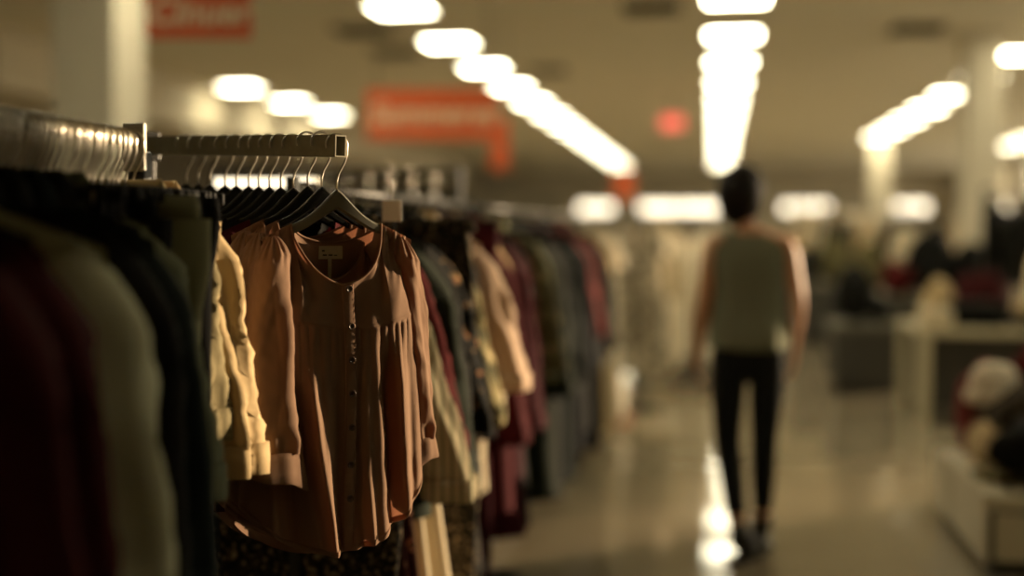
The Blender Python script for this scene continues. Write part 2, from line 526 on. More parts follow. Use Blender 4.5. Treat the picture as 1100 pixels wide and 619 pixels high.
def make_top(root, P, mats, seed, nu=40, nv=36, parts=True):
    rng = random.Random(seed)
    W_, NW, zn, sl = P['W'], P['NW'], P.get('zn', -.06), P.get('slope', .42)
    L, Wh, T = P['L'], P['Wh'], P.get('T', .06)
    fF = ridges(rng, P.get('nr', 7), P.get('amp', .02)); fB = ridges(rng, P.get('nr', 7), P.get('amp', .02))
    n1 = snoise(rng, 5, (2, 7))
    u = np.linspace(-1, 1, nu)[None, :]; v = np.linspace(0, 1, nv)[:, None]
    def side(front):
        x0 = u * W_
        nd = P['nf'] if front else P['nb']
        a = np.abs(x0)
        zt = np.where(a < NW, zn - nd * np.clip(1 - (a / NW) ** 2, 0, 1) ** P.get('npow', .6), zn - sl * (a - NW))
        zb = -L + P.get('hem', 0) * u ** 2 * (1 if front else 1.0) - (0 if front else P.get('tail', 0))
        z = zt + (zb - zt) * v
        wv = W_ + (Wh - W_) * v ** P.get('wp', .8)
        x = u * wv + .006 * n1(v * 3, 0) * v
        dep = np.clip(1 - np.abs(u) ** 3, 0, 1) ** .5
        ramp = np.where(a < NW, .45, 0) * (1 - v) + sst(0, .2, v) * (1 - .45 * (a < NW) * (1 - v))
        ramp = np.clip(ramp, 0, 1)
        y = T * dep * ramp * (1 + P.get('flare', 0) * v)
        y = y + (fF if front else fB)(u, v) * dep ** .5
        y = y + .004 * n1(u * 2, v * 3) * v
        return np.stack([x + 0 * v, (-y if front else y), z], -1)
    F, B = side(True), side(False)
    F[:, 0, 1] = B[:, 0, 1] = 0; F[:, -1, 1] = B[:, -1, 1] = 0
    mb = MB().grid(F).grid(B[:, ::-1])
    mb.build('body', mats[0], root, merge=True)
    zs = zn - sl * (W_ - NW)
    if P.get('sl', 0) > 0:
        Ls = P['sl']
        for sd in (-1, 1):
            so = P.get('so', .06) * rng.uniform(.7, 1.3)
            rs, rc = P.get('rs', .065), P.get('rc', .05)
            g = sleeve_grid(sd, 22, 30, lambda t: (sd * (W_ - .035 + so * t ** .8), -.004 + .02 * t * rng.uniform(-1, 1), zs + .012 - Ls * t),
                            lambda t: rs + (rc - rs) * t, lambda t: (rs * .8) + (rc * .8 - rs * .8) * t, rng, P.get('samp', .010))
            s = MB().grid(g, closed=True); s.fan(list(range(22)))
            so_ = s.build('sleeve', mats[1] if len(mats) > 1 else mats[0], root)
            if P.get('cuff'):
                gl = g[-1]
                c = gl.mean(0)
                rings = []
                for zz, kk in ((.0, 1.0), (.001, 1.10), (-.025, 1.12), (-.055, 1.10), (-.055, 1.04)):
                    rr = c + (gl - c) * kk; rr = rr.copy(); rr[:, 2] = c[2] + zz + .012; rings.append(rr)
                MB().grid(np.array(rings), closed=True).build('cuff', mats[2] if len(mats) > 2 else mats[0], so_)
    if P.get('collar'):
        ph = np.linspace(0, 2 * PI, 33)[None, :-1]
        rings = []
        for h, k in ((0, 1.0), (.02, .98), (.042, .92), (.048, .97), (.02, 1.22), (-.01, 1.32)):
            x = NW * k * np.cos(ph[0]); y = T * .75 * k * np.sin(ph[0])
            fr = np.clip(-np.sin(ph[0]), 0, 1)
            z = zn - .004 + h - fr * P['nf'] * .55
            rings.append(np.stack([x, y, z], -1))
        MB().grid(np.array(rings), closed=True).build('collar', mats[2] if len(mats) > 2 else mats[0], root)
    if P.get('placket'):
        ff = F[:, nu // 2]
        mb = MB(); q = []
        for j in range(2, nv):
            x, y, z = ff[j]
            q.append([(x - .012, y - .004, z), (x - .012, y - .007, z), (x + .012, y - .007, z), (x + .012, y - .004, z)])
        mb.grid(np.array(q)); mb.build('placket', mats[2] if len(mats) > 2 else mats[0], root)
    return root

def make_trousers(root, P, m, seed, m2=None):
    """folded trousers or a skirt clipped at the waistband; hangs from z=-.05"""
    rng = random.Random(seed)
    Wd, L, T = P.get('W', .19), P['L'], P.get('T', .03)
    zt = -.022
    nz = snoise(rng, 5, (2, 6))
    wb = []
    for z, k in ((zt, .92), (zt + .003, 1.0), (zt - .035, 1.02), (zt - .036, .99)):
        ph = np.linspace(0, 2 * PI, 40, endpoint=False)
        wb.append(np.stack([Wd * k * np.sign(np.cos(ph)) * np.abs(np.cos(ph)) ** .6, (T * .75) * k * np.sin(ph), 0 * ph + z], -1))
    w = MB().grid(np.array(wb), closed=True); w.build('waistband', m2 or m, root)
    if P.get('skirt'):
        ph = np.linspace(0, 2 * PI, 64, endpoint=False)[None, :]; v = np.linspace(0, 1, 30)[:, None]
        k = Wd + (P.get('Wh', Wd * 1.25) - Wd) * v
        f = P.get('amp', .02) * np.sin(ph * P.get('n', 9) + 1.5 * np.sin(ph * 2 + seed)) * sst(0, .5, v)
        X = (k + f) * np.sign(np.cos(ph)) * np.abs(np.cos(ph)) ** .7; Y = (T + .05 * v + f) * np.sin(ph)
        Z = zt - .033 - (L - .033) * v + 0 * ph
        MB().grid(np.stack([X, Y, Z], -1), closed=True).build('skirt_panel', m, root)
    else:
        for sd in (-1, 1):
            ph = np.linspace(0, 2 * PI, 32, endpoint=False)[None, :]; v = np.linspace(0, 1, 34)[:, None]
            cx = sd * (Wd * .5) * (1 - .08 * v) ; rx = (Wd * .52) * (1 - P.get('taper', .25) * v); ry = T * (1 - .2 * v)
            w_ = .006 * nz(np.cos(ph) * 1.5 + sd, np.sin(ph) * 1.5, v * 7) + .004 * np.sin(ph * 3 + v * 4)
            cr = .010 * np.exp(-((np.cos(ph)) / .18) ** 2)
            X = cx + (rx + w_) * np.sign(np.cos(ph)) * np.abs(np.cos(ph)) ** .75 + .015 * sd * np.sin(v * 5 + seed)
            Y = (ry + w_ + cr) * np.sin(ph) + .01 * np.sin(v * 4 + sd + seed)
            Z = zt - .033 - (L - .033) * v + 0 * ph
            g = MB().grid(np.stack([X, Y, Z], -1), closed=True); g.build('leg', m, root)
    return root

KINDS = {
    'shirt': dict(W=.20, NW=.075, nf=.06, nb=.015, L=.74, Wh=.24, T=.05, amp=.018, sl=.55, so=.07, rs=.06, rc=.05, cuff=1, collar=1, placket=1, hem=.06),
    'blouse': dict(W=.19, NW=.09, nf=.11, nb=.03, L=.72, Wh=.25, T=.055, amp=.022, sl=.50, so=.09, rs=.06, rc=.06, cuff=1, hem=.07),
    'jacket': dict(W=.22, NW=.08, nf=.10, nb=.015, L=.78, Wh=.25, T=.08, amp=.014, sl=.60, so=.07, rs=.075, rc=.06, cuff=1, collar=1, placket=1, nr=5),
    'coat': dict(W=.23, NW=.08, nf=.10, nb=.015, L=1.10, Wh=.29, T=.09, amp=.02, sl=.64, so=.08, rs=.08, rc=.065, cuff=1, collar=1, placket=1, nr=5),
    'cardigan': dict(W=.19, NW=.08, nf=.2, nb=.02, L=.70, Wh=.23, T=.06, amp=.02, sl=.56, so=.13, rs=.06, rc=.06, cuff=1, npow=.9),
    'dress': dict(W=.17, NW=.09, nf=.12, nb=.05, L=1.15, Wh=.29, T=.06, amp=.04, sl=.22, so=.05, rs=.06, rc=.065, flare=1.2, nr=10, wp=1.2),
    'gown': dict(W=.14, NW=.09, nf=.14, nb=.10, L=1.22, Wh=.27, T=.06, amp=.04, sl=0, flare=1.2, nr=10, wp=1.4),
    'top': dict(W=.17, NW=.09, nf=.11, nb=.04, L=.62, Wh=.21, T=.05, amp=.02, sl=.18, so=.05, rs=.06, rc=.065),
}
CATS = {'shirt': 'shirt', 'blouse': 'blouse', 'jacket': 'jacket', 'coat': 'coat', 'cardigan': 'cardigan', 'dress': 'dress', 'gown': 'dress', 'top': 'top',
        'trousers': 'trousers', 'skirt': 'skirt'}
NAMES = {'shirt': 'hanging_shirt', 'blouse': 'hanging_blouse', 'jacket': 'hanging_jacket', 'coat': 'hanging_coat', 'cardigan': 'hanging_cardigan',
         'dress': 'hanging_dress', 'gown': 'sleeveless_dress', 'top': 'short_sleeved_top', 'trousers': 'hanging_trousers', 'skirt': 'hanging_skirt'}
_seed = [100]
def hang(kind, m, loc, rotz, label, group, hgroup, hlabel, over=None, sc=1.0):
    """one garment on its own hanger; loc is the neck of the hanger"""
    _seed[0] += 7
    ms = m if isinstance(m, list) else [m]
    t = thing(NAMES[kind], label, CATS[kind], loc, rotz, group)
    if kind in ('trousers', 'skirt'):
        P = dict(L=.95 if kind == 'trousers' else .6, skirt=(kind == 'skirt')); P.update(over or {})
        make_trousers(t, P, ms[0], _seed[0], ms[1] if len(ms) > 1 else None)
        put_hanger('C', loc, rotz, hlabel, hgroup)
    else:
        P = dict(KINDS[kind]); P.update(over or {})
        make_top(t, P, ms, _seed[0])
        put_hanger('H', loc, rotz, hlabel, hgroup, P['W'] < .172)
    t.scale = (sc, sc, sc)
    return t

# ------------------------------------------------------------------ cloths
K = {}
def cl(key, rgb, **k):
    K[key] = cloth('cloth_' + key, rgb, **k)
cl('terracotta', (134, 107, 86), trans=.20, tcol=(192, 128, 96), bump=.25, bscale=900, noise=.05, nscale=25)
cl('terracotta_dark', (124, 88, 68), trans=.2)
cl('burgundy', (70, 19, 24)); cl('maroon', (58, 16, 18), trans=.05); cl('moss', (178, 178, 152), trans=.06); cl('red_knit', (84, 26, 26)); cl('wine', (62, 18, 26)); cl('dusty_red', (122, 58, 56)); cl('rust', (128, 58, 40))
cl('black', (20, 20, 18), trans=.03); cl('charcoal', (32, 32, 29), trans=.05); cl('teal_black', (20, 28, 26), trans=.05); cl('dark_green', (32, 38, 28), trans=.06)
cl('sage', (146, 146, 118), trans=.1); cl('grey_green', (104, 108, 86), trans=.08); cl('olive', (104, 98, 66)); cl('khaki', (150, 138, 104)); cl('cream', (222, 208, 178), trans=.25)
cl('ivory', (240, 232, 212), trans=.25); cl('pale_pink', (228, 200, 174), trans=.2); cl('sand', (196, 172, 130)); cl('grey', (84, 80, 68)); cl('navy', (24, 27, 32), trans=.05); cl('brown', (86, 62, 44))
cl('floral_dark', (24, 24, 22), pattern='floral', col2=(150, 124, 86), col3=(186, 84, 60), pscale=26)
cl('floral_red', (60, 28, 26), pattern='floral', col2=(190, 140, 110), col3=(196, 70, 56), pscale=34)
cl('lace_black', (20, 20, 18), pattern='mottle', col2=(38, 36, 32), col3=(110, 96, 74), pscale=45)
cl('speckle', (22, 22, 20), pattern='mottle', col2=(60, 54, 44), col3=(170, 150, 120), pscale=70)
cl('camo', (66, 66, 46), pattern='mottle', col2=(140, 130, 92), col3=(190, 172, 130), pscale=18)
cl('stripe_cream', (206, 192, 158), pattern='stripe', col2=(120, 124, 100), pscale=14)
cl('white_black', (220, 208, 182), pattern='mottle', col2=(120, 112, 96), col3=(40, 38, 34), pscale=22)
cl('knit_white', (226, 214, 190), trans=.05, noise=.1, nscale=60)

# short-necked hangers for the aisle rails
ROW_H, ROW_R = .045, .0165
def hook_short():
    pts = [(0, 0, -.012), (0, 0, .004), (.006, 0, .018), (.0155, 0, .034)]
    for k in range(11):
        a = -.2 + (PI + .5) * k / 10
        pts.append((ROW_R * math.cos(a), 0, ROW_H + ROW_R * math.sin(a)))
    mb = MB().tube(pts, .0022, 6); return mesh('hook', mb.v, mb.f)
ME_HS = hook_short(); ME_HS.materials.append(MT['wire'])

# ------------------------------------------------------------------ racks
def near_rack():
    a = W(0, 107, 1.55); b = W(143, 147, 2.05)
    zr = (a.z + b.z) / 2 - .006
    X = -.985
    t = thing('clothes_rack', 'near chrome garment rail packed with hooks at the left edge', 'clothes rack', (X, 1.4, 0))
    y0, y1 = -.75, .545
    MB().tube([(0, y0, zr), (0, y1 + .01, zr)], .0125, 16).build('rail', MT['dark_metal'], t)
    MB().box(-.020, .020, y1 + .004, y1 + .014, zr - .055, zr + .028, .002).build('end_plate', MT['chrome'], t, smooth=False)
    for y in (y0 + .02, y1 - .0):
        MB().box(-.015, .015, y + .012, y + .042, .03, zr - .02, .003).build('post', MT['black_metal'], t, smooth=False)
    MB().box(-.02, .02, y0, y1 + .05, .03, .06, .004).build('base_beam', MT['dark_metal'], t, smooth=False)
    for y in (y0 + .03, y1 + .02):
        MB().box(-.26, .26, y - .02, y + .02, 0, .03, .004).build('foot', MT['dark_metal'], t, smooth=False)
    return X, 1.4, zr, y0, y1
NX, NY, NZ, NY0, NY1 = near_rack()

E = W(366, 157, 2.25); F_ = W(152, 156.5, 2.72)
BAR = (F_ - E); BL = BAR.length
barz = math.atan2(BAR.y, BAR.x)
def arm_rack():
    t = thing('face_out_rack', 'dark metal rack whose square arm carries the terracotta blouses', 'clothes rack', (F_.x, F_.y, 0))
    d = BAR.normalized(); n = Vector((-d.y, d.x, 0)).normalized(); up = d.cross(n) * -1
    if up.z < 0: up = -up
    o = Vector((F_.x, F_.y, 0))
    P = []
    s0, s1 = F_ - o, E - o
    hw, hh, wl = .013, .0205, .0025
    mb = MB()
    def ring(c, a, b): return [c + n * sx * a + up * sz * b for sx, sz in ((-1, -1), (1, -1), (1, 1), (-1, 1))]
    rings = [ring(s0, hw, hh), ring(s1, hw, hh), ring(s1, hw - wl, hh - wl), ring(s1 + d * .06, hw - wl, hh - wl)]
    v = [tuple(q) for r in rings for q in r]; f = []
    for i in range(3):
        for k in range(4):
            f.append((i * 4 + k, i * 4 + (k + 1) % 4, i * 4 + 4 + (k + 1) % 4, i * 4 + 4 + k))
    f.append((12, 13, 14, 15)); f.append((3, 2, 1, 0))
    mb.add(v, f); sharp(mb.build('arm', MT['dark_metal'], t, smooth=False))
    z = F_.z
    MB().box(-.022, .022, -.022, .022, .03, z + .026, .003).build('post', MT['black_metal'], t, smooth=False, rotz=barz)
    MB().box(-.034, .034, -.028, .028, z - .034, z + .030, .004).build('clamp', MT['black_metal'], t, smooth=False, rotz=barz)
    for k in range(2):
        MB().box(-.13, .13, -.02, .02, 0 + k * .0, .03, .004).build('foot', MT['black_metal'], t, smooth=False, rotz=barz + k * PI / 2)
arm_rack()

ROWX, ROWZ = -.955, 1.505
def rail_rack(name, label, p0, p1, z, m=None, group=None):
    """straight rail from p0 to p1 on two posts with feet"""
    p0, p1 = Vector((*p0, 0)), Vector((*p1, 0))
    d = (p1 - p0); L = d.length; a = math.atan2(d.y, d.x)
    t = thing(name, label, 'clothes rack', ((p0.x + p1.x) / 2, (p0.y + p1.y) / 2, 0), a, group)
    MB().tube([(-L / 2, 0, z), (L / 2, 0, z)], .0125, 12).build('rail', m or MT['black_metal'], t)
    for s in (-1, 1):
        MB().box(s * L / 2 - .013, s * L / 2 + .013, -.013, .013, .03, z + .02, .003).build('post', MT['black_metal'], t, smooth=False)
        MB().box(s * L / 2 - .02, s * L / 2 + .02, -.19, .19, 0, .03, .004).build('foot', MT['black_metal'], t, smooth=False)
    MB().box(-L / 2, L / 2, -.012, .012, .05, .075, .003).build('lower_beam', MT['black_metal'], t, smooth=False)
    return t
SEG = [(2.66, 4.7), (4.78, 6.8), (6.88, 8.9)]
for k, (a, b) in enumerate(SEG):
    rail_rack('clothes_rack', ['dark garment rail along the aisle directly behind the terracotta blouses', 'dark garment rail along the aisle, next after the one behind the blouses',
                               'dark garment rail along the aisle, farthest before the cream dresses'][k], (ROWX, a), (ROWX, b), ROWZ, group='garment rails along the aisle')

# ------------------------------------------------------------------ the terracotta blouse
def blouse(root):
    rng = random.Random(5)
    W0, NWb, zn, slp, T = .150, .089, -.068, .50, .052
    nu, nv = 241, 260
    u = np.linspace(-1, 1, nu)[None, :]; v = (np.linspace(0, 1, nv) ** 1.0)[:, None]
    n1, n2, n3 = snoise(rng, 6, (2, 7)), snoise(rng, 6, (8, 22)), snoise(rng, 6, (20, 60))
    def zyoke(x): return -.258 + 1.35 * x ** 2 + .008 * np.sign(-x) * np.abs(x) / .15
    ph0 = 1.3
    def folds(x, z):
        zy = zyoke(x)
        dn = zy - z                                   # distance below the yoke seam
        g = sst(0, .012, dn)
        q = x * 2 * PI / .0165 + 1.6 * np.sin(x * 61) + ph0
        away = sst(.008, .03, np.abs(x - .0))         # no gathers on the button band
        gath = (np.abs(np.sin(q / 2)) ** .7 - .55) * .0056 * np.exp(-np.clip(dn, 0, 9) / .07) * g * away
        gath = gath + (np.sin(q * .5 + .6 * np.sin(dn * 14))) * .0034 * sst(.02, .10, dn) * np.exp(-np.clip(dn - .1, 0, 9) / .20) * away
        r = 0
        for xt, xb, s, a, z0, z1 in (
            (-.090, -.043, .013, .024, -.28, -.42), (-.112, -.100, .020, -.020, -.28, -.45), (-.050, -.040, .010, .010, -.27, -.36), (-.028, -.020, .009, -.007, -.28, -.40),
            (.072, .092, .012, -.026, -.26, -.38), (.050, .062, .014, .012, -.26, -.36), (.105, .118, .014, .014, -.26, -.40), (.028, .040, .011, .006, -.30, -.46),
            (.012, .036, .008, .010, -.44, -.60), (.128, .136, .010, -.012, -.26, -.36), (-.138, -.150, .015, .010, -.30, -.44)):
            c = xt + (xb - xt) * np.clip((z + .25) / -.4, 0, 1.1)
            r = r + a * np.exp(-((x - c) / s) ** 2) * sst(0, 1, (z - z0) / (z1 - z0))
        # little drag lines on the yoke
        yk = (1 - g) * (.0016 * np.sin(x * 130 + 2 * np.sin(z * 18)) + .0012 * n2(x * 6, z * 1.5)) * sst(-.07, -.12, z)
        # gathers hanging from the shoulder seam
        sh = .0045 * np.sin(x * 330 + 5 * np.sin(z * 20)) * np.exp(-((np.abs(x) - .125) / .03) ** 2) * np.exp(-((z + .11) / .055) ** 2)
        lip = .0022 * np.exp(-(dn / .0035) ** 2) - .0012 * g
        wr = .0014 * n3(x * 3, z * 2) * sst(-.45, -.62, z) + .0022 * n2(x * 5, z * 4) * g
        hemw = .004 * np.sin(x * 120 + 2 * np.sin(x * 40)) * sst(-.60, -.67, z)
        return gath + r + yk + lip + wr + hemw + sh
    def surf(front, uu, vv):
        x0 = uu * W0
        a = np.abs(x0)
        nd = .112 if front else .036
        pw = .60 if front else .75
        zt = np.where(a < NWb, zn - nd * np.clip(1 - (a / NWb) ** 2, 0, 1) ** pw, zn - slp * (a - NWb))
        if front: zb = -.672 + .098 * np.abs(uu) ** 2.3 + .012 * uu
        else: zb = -.700 + .110 * np.abs(uu) ** 2.6 + .010 * uu
        z = zt + (zb - zt) * vv
        ww = W0 - .012 * sst(.0, .12, vv) * (1 - sst(.12, .5, vv)) + .030 * sst(.12, 1, vv)
        x = uu * ww - .012 * sst(.3, 1, vv)
        dep = np.clip(1 - np.abs(uu) ** 3.2, 0, 1) ** .5
        nk = np.clip(1 - (a / NWb) ** 4, 0, 1)
        ramp = nk * (.80 if front else .75) * (1 - sst(0, .25, vv)) + sst(0, .25, vv) * 1.0
        y = T * dep * ramp * (1 + .35 * vv)
        if front:
            y = y + folds(x, z) * dep ** .4
        else:
            y = y + (.010 * np.sin(uu * 9) * sst(.3, 1, vv) + .004 * n2(x * 5, z * 3)) * dep
        return np.stack([x + 0 * vv, (-y if front else y), z + 0 * uu], -1)
    F = surf(True, u, v); B = surf(False, u, v)
    F[:, 0, 1] = B[:, 0, 1]; F[:, -1, 1] = B[:, -1, 1]
    m = K['terracotta']
    body = MB().grid(F).grid(B[:, ::-1])
    body = body.build('body', m, root, merge=True)
    # bindings: neckline and hem
    i0 = int(round((1 - NWb / W0) / 2 * (nu - 1))); i1 = nu - 1 - i0
    ring = [tuple(F[0, i]) for i in range(i0, i1 + 1, 3)] + [tuple(B[0, i]) for i in range(i1, i0 - 1, -3)]
    MB().tube(ring + ring[:1], .0024, 8, cap=False).build('neck_binding', m, root)
    for S, nm in ((F, 'front_hem'), (B, 'back_hem')):
        mb = MB()
        q = []
        for off, zz in ((.0005, .0), (-.0018, .003), (-.0018, .010), (.0002, .011)):
            r = S[-1].copy(); k = -1 if S is B else 1
            src = np.stack([np.interp(np.full(nu, 1), [0, 1], [0, 1])])
            r[:, 2] += zz; r[:, 1] += off * k; q.append(r)
        mb.grid(np.array(q)).build(nm, m, root)
    # yoke seam
    # placket
    vi = np.linspace(.004, .992, 150)[:, None]
    cols = []
    for off, dy in ((-.0105, .002), (-.0105, -.0030), (-.0085, -.0042), (0, -.0046), (.0085, -.0042), (.0105, -.0030), (.0105, .002)):
        s = surf(True, np.full((1, 1), (off + .004) / W0), vi)[:, 0]
        c0 = surf(True, np.full((1, 1), .004 / W0), vi)[:, 0]
        p = s.copy(); p[:, 1] = c0[:, 1] * .7 + s[:, 1] * .3 + dy
        p[:, 0] = c0[:, 0] + off
        p[:, 1] += .0007 * np.sin(vi[:, 0] * 260) * (1 if abs(off) > .008 else .3) 
        cols.append(p)
    pl = MB().grid(np.stack(cols, 1)).build('placket', m, root)
    st = MB()
    for k in (1, 5):
        q = cols[k][::1].copy(); q[:, 1] -= .0009; q[:, 0] += .0018 * (1 if k == 1 else -1)
        st.tube([tuple(x) for x in q], .0005, 4)
    st.build('topstitching', K['terracotta_dark'], pl)
    # buttons
    bmesh_ = MB()
    prof = [(0, -.0005), (.0012, -.0008), (.0034, -.0012), (.0046, -.0026), (.0058, -.0030), (.0064, -.0018), (.0064, .0004)]
    R = np.array([[(r * math.cos(t), y, r * math.sin(t)) for t in np.linspace(0, 2 * PI, 20, endpoint=False)] for r, y in prof])
    bmesh_.grid(R, closed=True)
    bme = mesh('button', bmesh_.v, bmesh_.f); bme.materials.append(MT['button'])
    holes = MB()
    for hx, hz in ((-.0013, -.0013), (.0013, -.0013), (.0013, .0013), (-.0013, .0013)):
        holes.add([(hx + .0007 * math.cos(t), -.0016, hz + .0007 * math.sin(t)) for t in np.linspace(0, 2 * PI, 8, endpoint=False)], [tuple(range(8))])
    hme = mesh('button_holes', holes.v, holes.f); hme.materials.append(MT['black_plastic'])
    for z in (-.189, -.256, -.320, -.381, -.444, -.511, -.572):
        c = cols[3]; j = int(np.argmin(np.abs(c[:, 2] - z)))
        b = link('button', bme, None, root); b.location = (c[j, 0] + .001, c[j, 1] - .0012, c[j, 2]); b.rotation_euler = (rng.uniform(-.15, .15), rng.uniform(-3, 3), rng.uniform(-.1, .1))
        link('button_holes', hme, None, b, smooth=False)
    # neck label with its care strip
    vv = np.linspace(0, 1, 5)[:, None]; uu = np.linspace(-.023, .023, 9)[None, :]
    jb = lambda x, z: None
    def back_pt(x, z, lift):
        ui = int(np.clip(round((x / W0 + 1) / 2 * (nu - 1)), 0, nu - 1)); colb = B[:, ui]
        j = int(np.argmin(np.abs(colb[:, 2] - z)))
        return (x, colb[j, 1] - lift, z)
    P = np.array([[back_pt(x, -.110 - .025 * t, .0025) for x in uu[0]] for t in vv[:, 0]])
    lb = MB().grid(P).build('neck_label', MT['label_cloth'], root)
    pr = MB()
    for x0, x1, z0, z1 in ((-.017, -.011, -.121, -.118), (-.015, -.007, -.129, -.126), (-.004, .004, -.129, -.126), (.006, .012, -.129, -.127)):
        q = [back_pt(x, z, .0032) for x, z in ((x0, z0), (x1, z0), (x1, z1), (x0, z1))]
        pr.add(q, [(0, 1, 2, 3)])
    pr.build('label_print', MT['label_ink'], lb, smooth=False)
    P = np.array([[back_pt(x, -.134 - .05 * t, .003) for x in (-.005, -.002, .002)] for t in np.linspace(0, 1, 6)])
    MB().grid(P).build('care_strip', MT['label_cloth'], root)
    # sleeves
    def path_l(t):
        x = -.128 - .018 * np.sin(np.clip(t, 0, 1) * PI * .9) - .002 * t
        return x - .014 * sst(.3, 1, t), -.012 - .045 * sst(0, .6, t), -.090 - .388 * t
    def path_r(t):
        return .130 + .032 * t ** .9, .008 + .012 * t, -.092 - .395 * t
    for sd, pa, rx0, rx1, ry0, ry1 in ((-1, path_l, .030, .060, .036, .046), (1, path_r, .032, .044, .034, .042)):
        r2 = random.Random(11 + sd)
        g = sleeve_grid(sd, 96, 150, pa, lambda t: rx0 + (rx1 - rx0) * t ** .8, lambda t: ry0 + (ry1 - ry0) * t, r2, .0024, cap=.09, pleat=.0028)
        # gathering into the cuff and long straight drape creases
        tt = np.linspace(0, 1, 150)[:, None]; ph = np.linspace(0, 2 * PI, 96, endpoint=False)[None, :]
        cen = g.mean(1, keepdims=True)
        k = 1 + .13 * np.sin(ph * 11 + 1.5 * np.sin(ph * 2)) * sst(.84, .98, tt) + .09 * np.sin(ph * 4 + sd + .8 * np.sin(tt * 5)) * sst(.1, .4, tt) * (1 - .5 * sst(.8, 1, tt)) + .07 * (np.abs(np.sin(ph * 3.0 + 1.2 + .5 * np.sin(tt * 7))) ** .5 - .7) * sst(.05, .3, tt)
        k = k * (1 - .10 * sst(.92, 1, tt)); k = k[..., None]
        g = cen + (g - cen) * np.concatenate([k, k, np.ones_like(k)], -1)
        s = MB().grid(g, closed=True); s.fan(list(range(96)))
        so = s.build('sleeve', m, root)
        gl = g[-1]; c = gl.mean(0); rings = []
        tilt = .35 * sd
        for zz, kk in ((.004, .98), (.002, 1.05), (-.010, 1.10), (-.030, 1.16), (-.047, 1.20), (-.049, 1.17), (-.047, 1.13), (-.020, 1.05)):
            an = np.linspace(0, 2 * PI, 96, endpoint=False)
            base = np.stack([np.cos(an) * rx1 * .92, np.sin(an) * ry1 * .92, 0 * an], -1)
            w = 1 + .05 * np.sin(an * 3 + 2) * (-zz / .05) + .02 * np.sin(an * 9)
            rr = c + base * kk * w[:, None]
            rr[:, 2] = c[2] + zz + tilt * (rr[:, 0] - c[0]) * (-zz / .05) * .9 + .004 * np.sin(an * 4) * (-zz / .05)
            rings.append(rr)
        MB().grid(np.array(rings), closed=True).build('cuff', m, so)
MT['button'] = mat('brown_button', lin((84, 62, 46)), rough=.35)
MT['label_cloth'] = mat('woven_label', lin((206, 192, 158)), rough=.8, noise=.06, nscale=80)
MT['label_ink'] = mat('label_ink', lin((70, 64, 50)), rough=.8)

bd = BAR.normalized()
BAR_ROT = math.radians(37.5)
GA = 'terracotta blouses on the square arm'
pos = lambda s: E + bd * s + Vector((0, 0, .0205 - .097))
bl = thing('hanging_blouse', 'terracotta button-up blouse hanging full front at the end of the arm', 'blouse', pos(.012), BAR_ROT, GA)
blouse(bl)
h0 = put_hanger('H', pos(.012), BAR_ROT, 'wide matte grey hanger showing in the neckline of the front terracotta blouse', 'hangers on the square arm')
h0c = [c for c in h0.children if c.name.startswith('shoulder_bar')][0]
h0c.data = arm_profile_mesh(.138, .014, 1.15); h0c.data.materials.append(MT['grey_plastic'])
for k, (s, rz, lb) in enumerate(((.057, .05, 'terracotta blouse directly behind the front terracotta blouse'), (.100, .02, 'terracotta blouse, third back from the end of the arm'))):
    b = copy_tree(bl); b.location = pos(s) + Vector((0, 0, .004)); b.rotation_euler = (0, 0, BAR_ROT + rz); b['label'] = lb
    put_hanger('H', b.location, BAR_ROT + rz, 'black hanger inside the %s terracotta blouse from the arm end' % nth(k + 2), 'hangers on the square arm')
ARM = [('top', 'burgundy', .145), ('shirt', 'black', .185), ('blouse', 'charcoal', .222), ('shirt', 'wine', .258), ('top', 'black', .292), ('blouse', 'teal_black', .335), ('top', 'charcoal', .375),
       ('shirt', 'black', .43), ('top', 'navy', .475), ('blouse', 'black', .52)]
CNAME = {'teal_black': 'dark teal', 'dark_green': 'dark green', 'red_knit': 'brick red knit', 'dusty_red': 'dusty red', 'grey_green': 'grey-green', 'pale_pink': 'pale peach', 'floral_dark': 'dark floral',
         'floral_red': 'red floral', 'lace_black': 'black lace', 'speckle': 'black speckled', 'camo': 'olive patterned', 'stripe_cream': 'cream striped', 'white_black': 'white and black printed', 'knit_white': 'white knit'}
cn = lambda c: CNAME.get(c, c)
rg = random.Random(3)
for k, (kd, c, s) in enumerate(ARM):
    rz = BAR_ROT + rg.uniform(-.1, .12)
    over = dict(sl=.3 if kd == 'top' else .45, W=.16, Wh=.19, T=.03, L=.62, zn=-.066, NW=.085, so=.03, rs=.045, rc=.04, collar=0, samp=.004, amp=.010)
    hang(kd, K[c], pos(s), rz, '%s %s, %s garment back from the end of the arm' % (cn(c), CATS[kd], nth(k + 4)), 'darker tops behind the blouses on the arm', 'hangers on the square arm',
         'black hanger of the %s garment back from the arm end' % nth(k + 4), over)

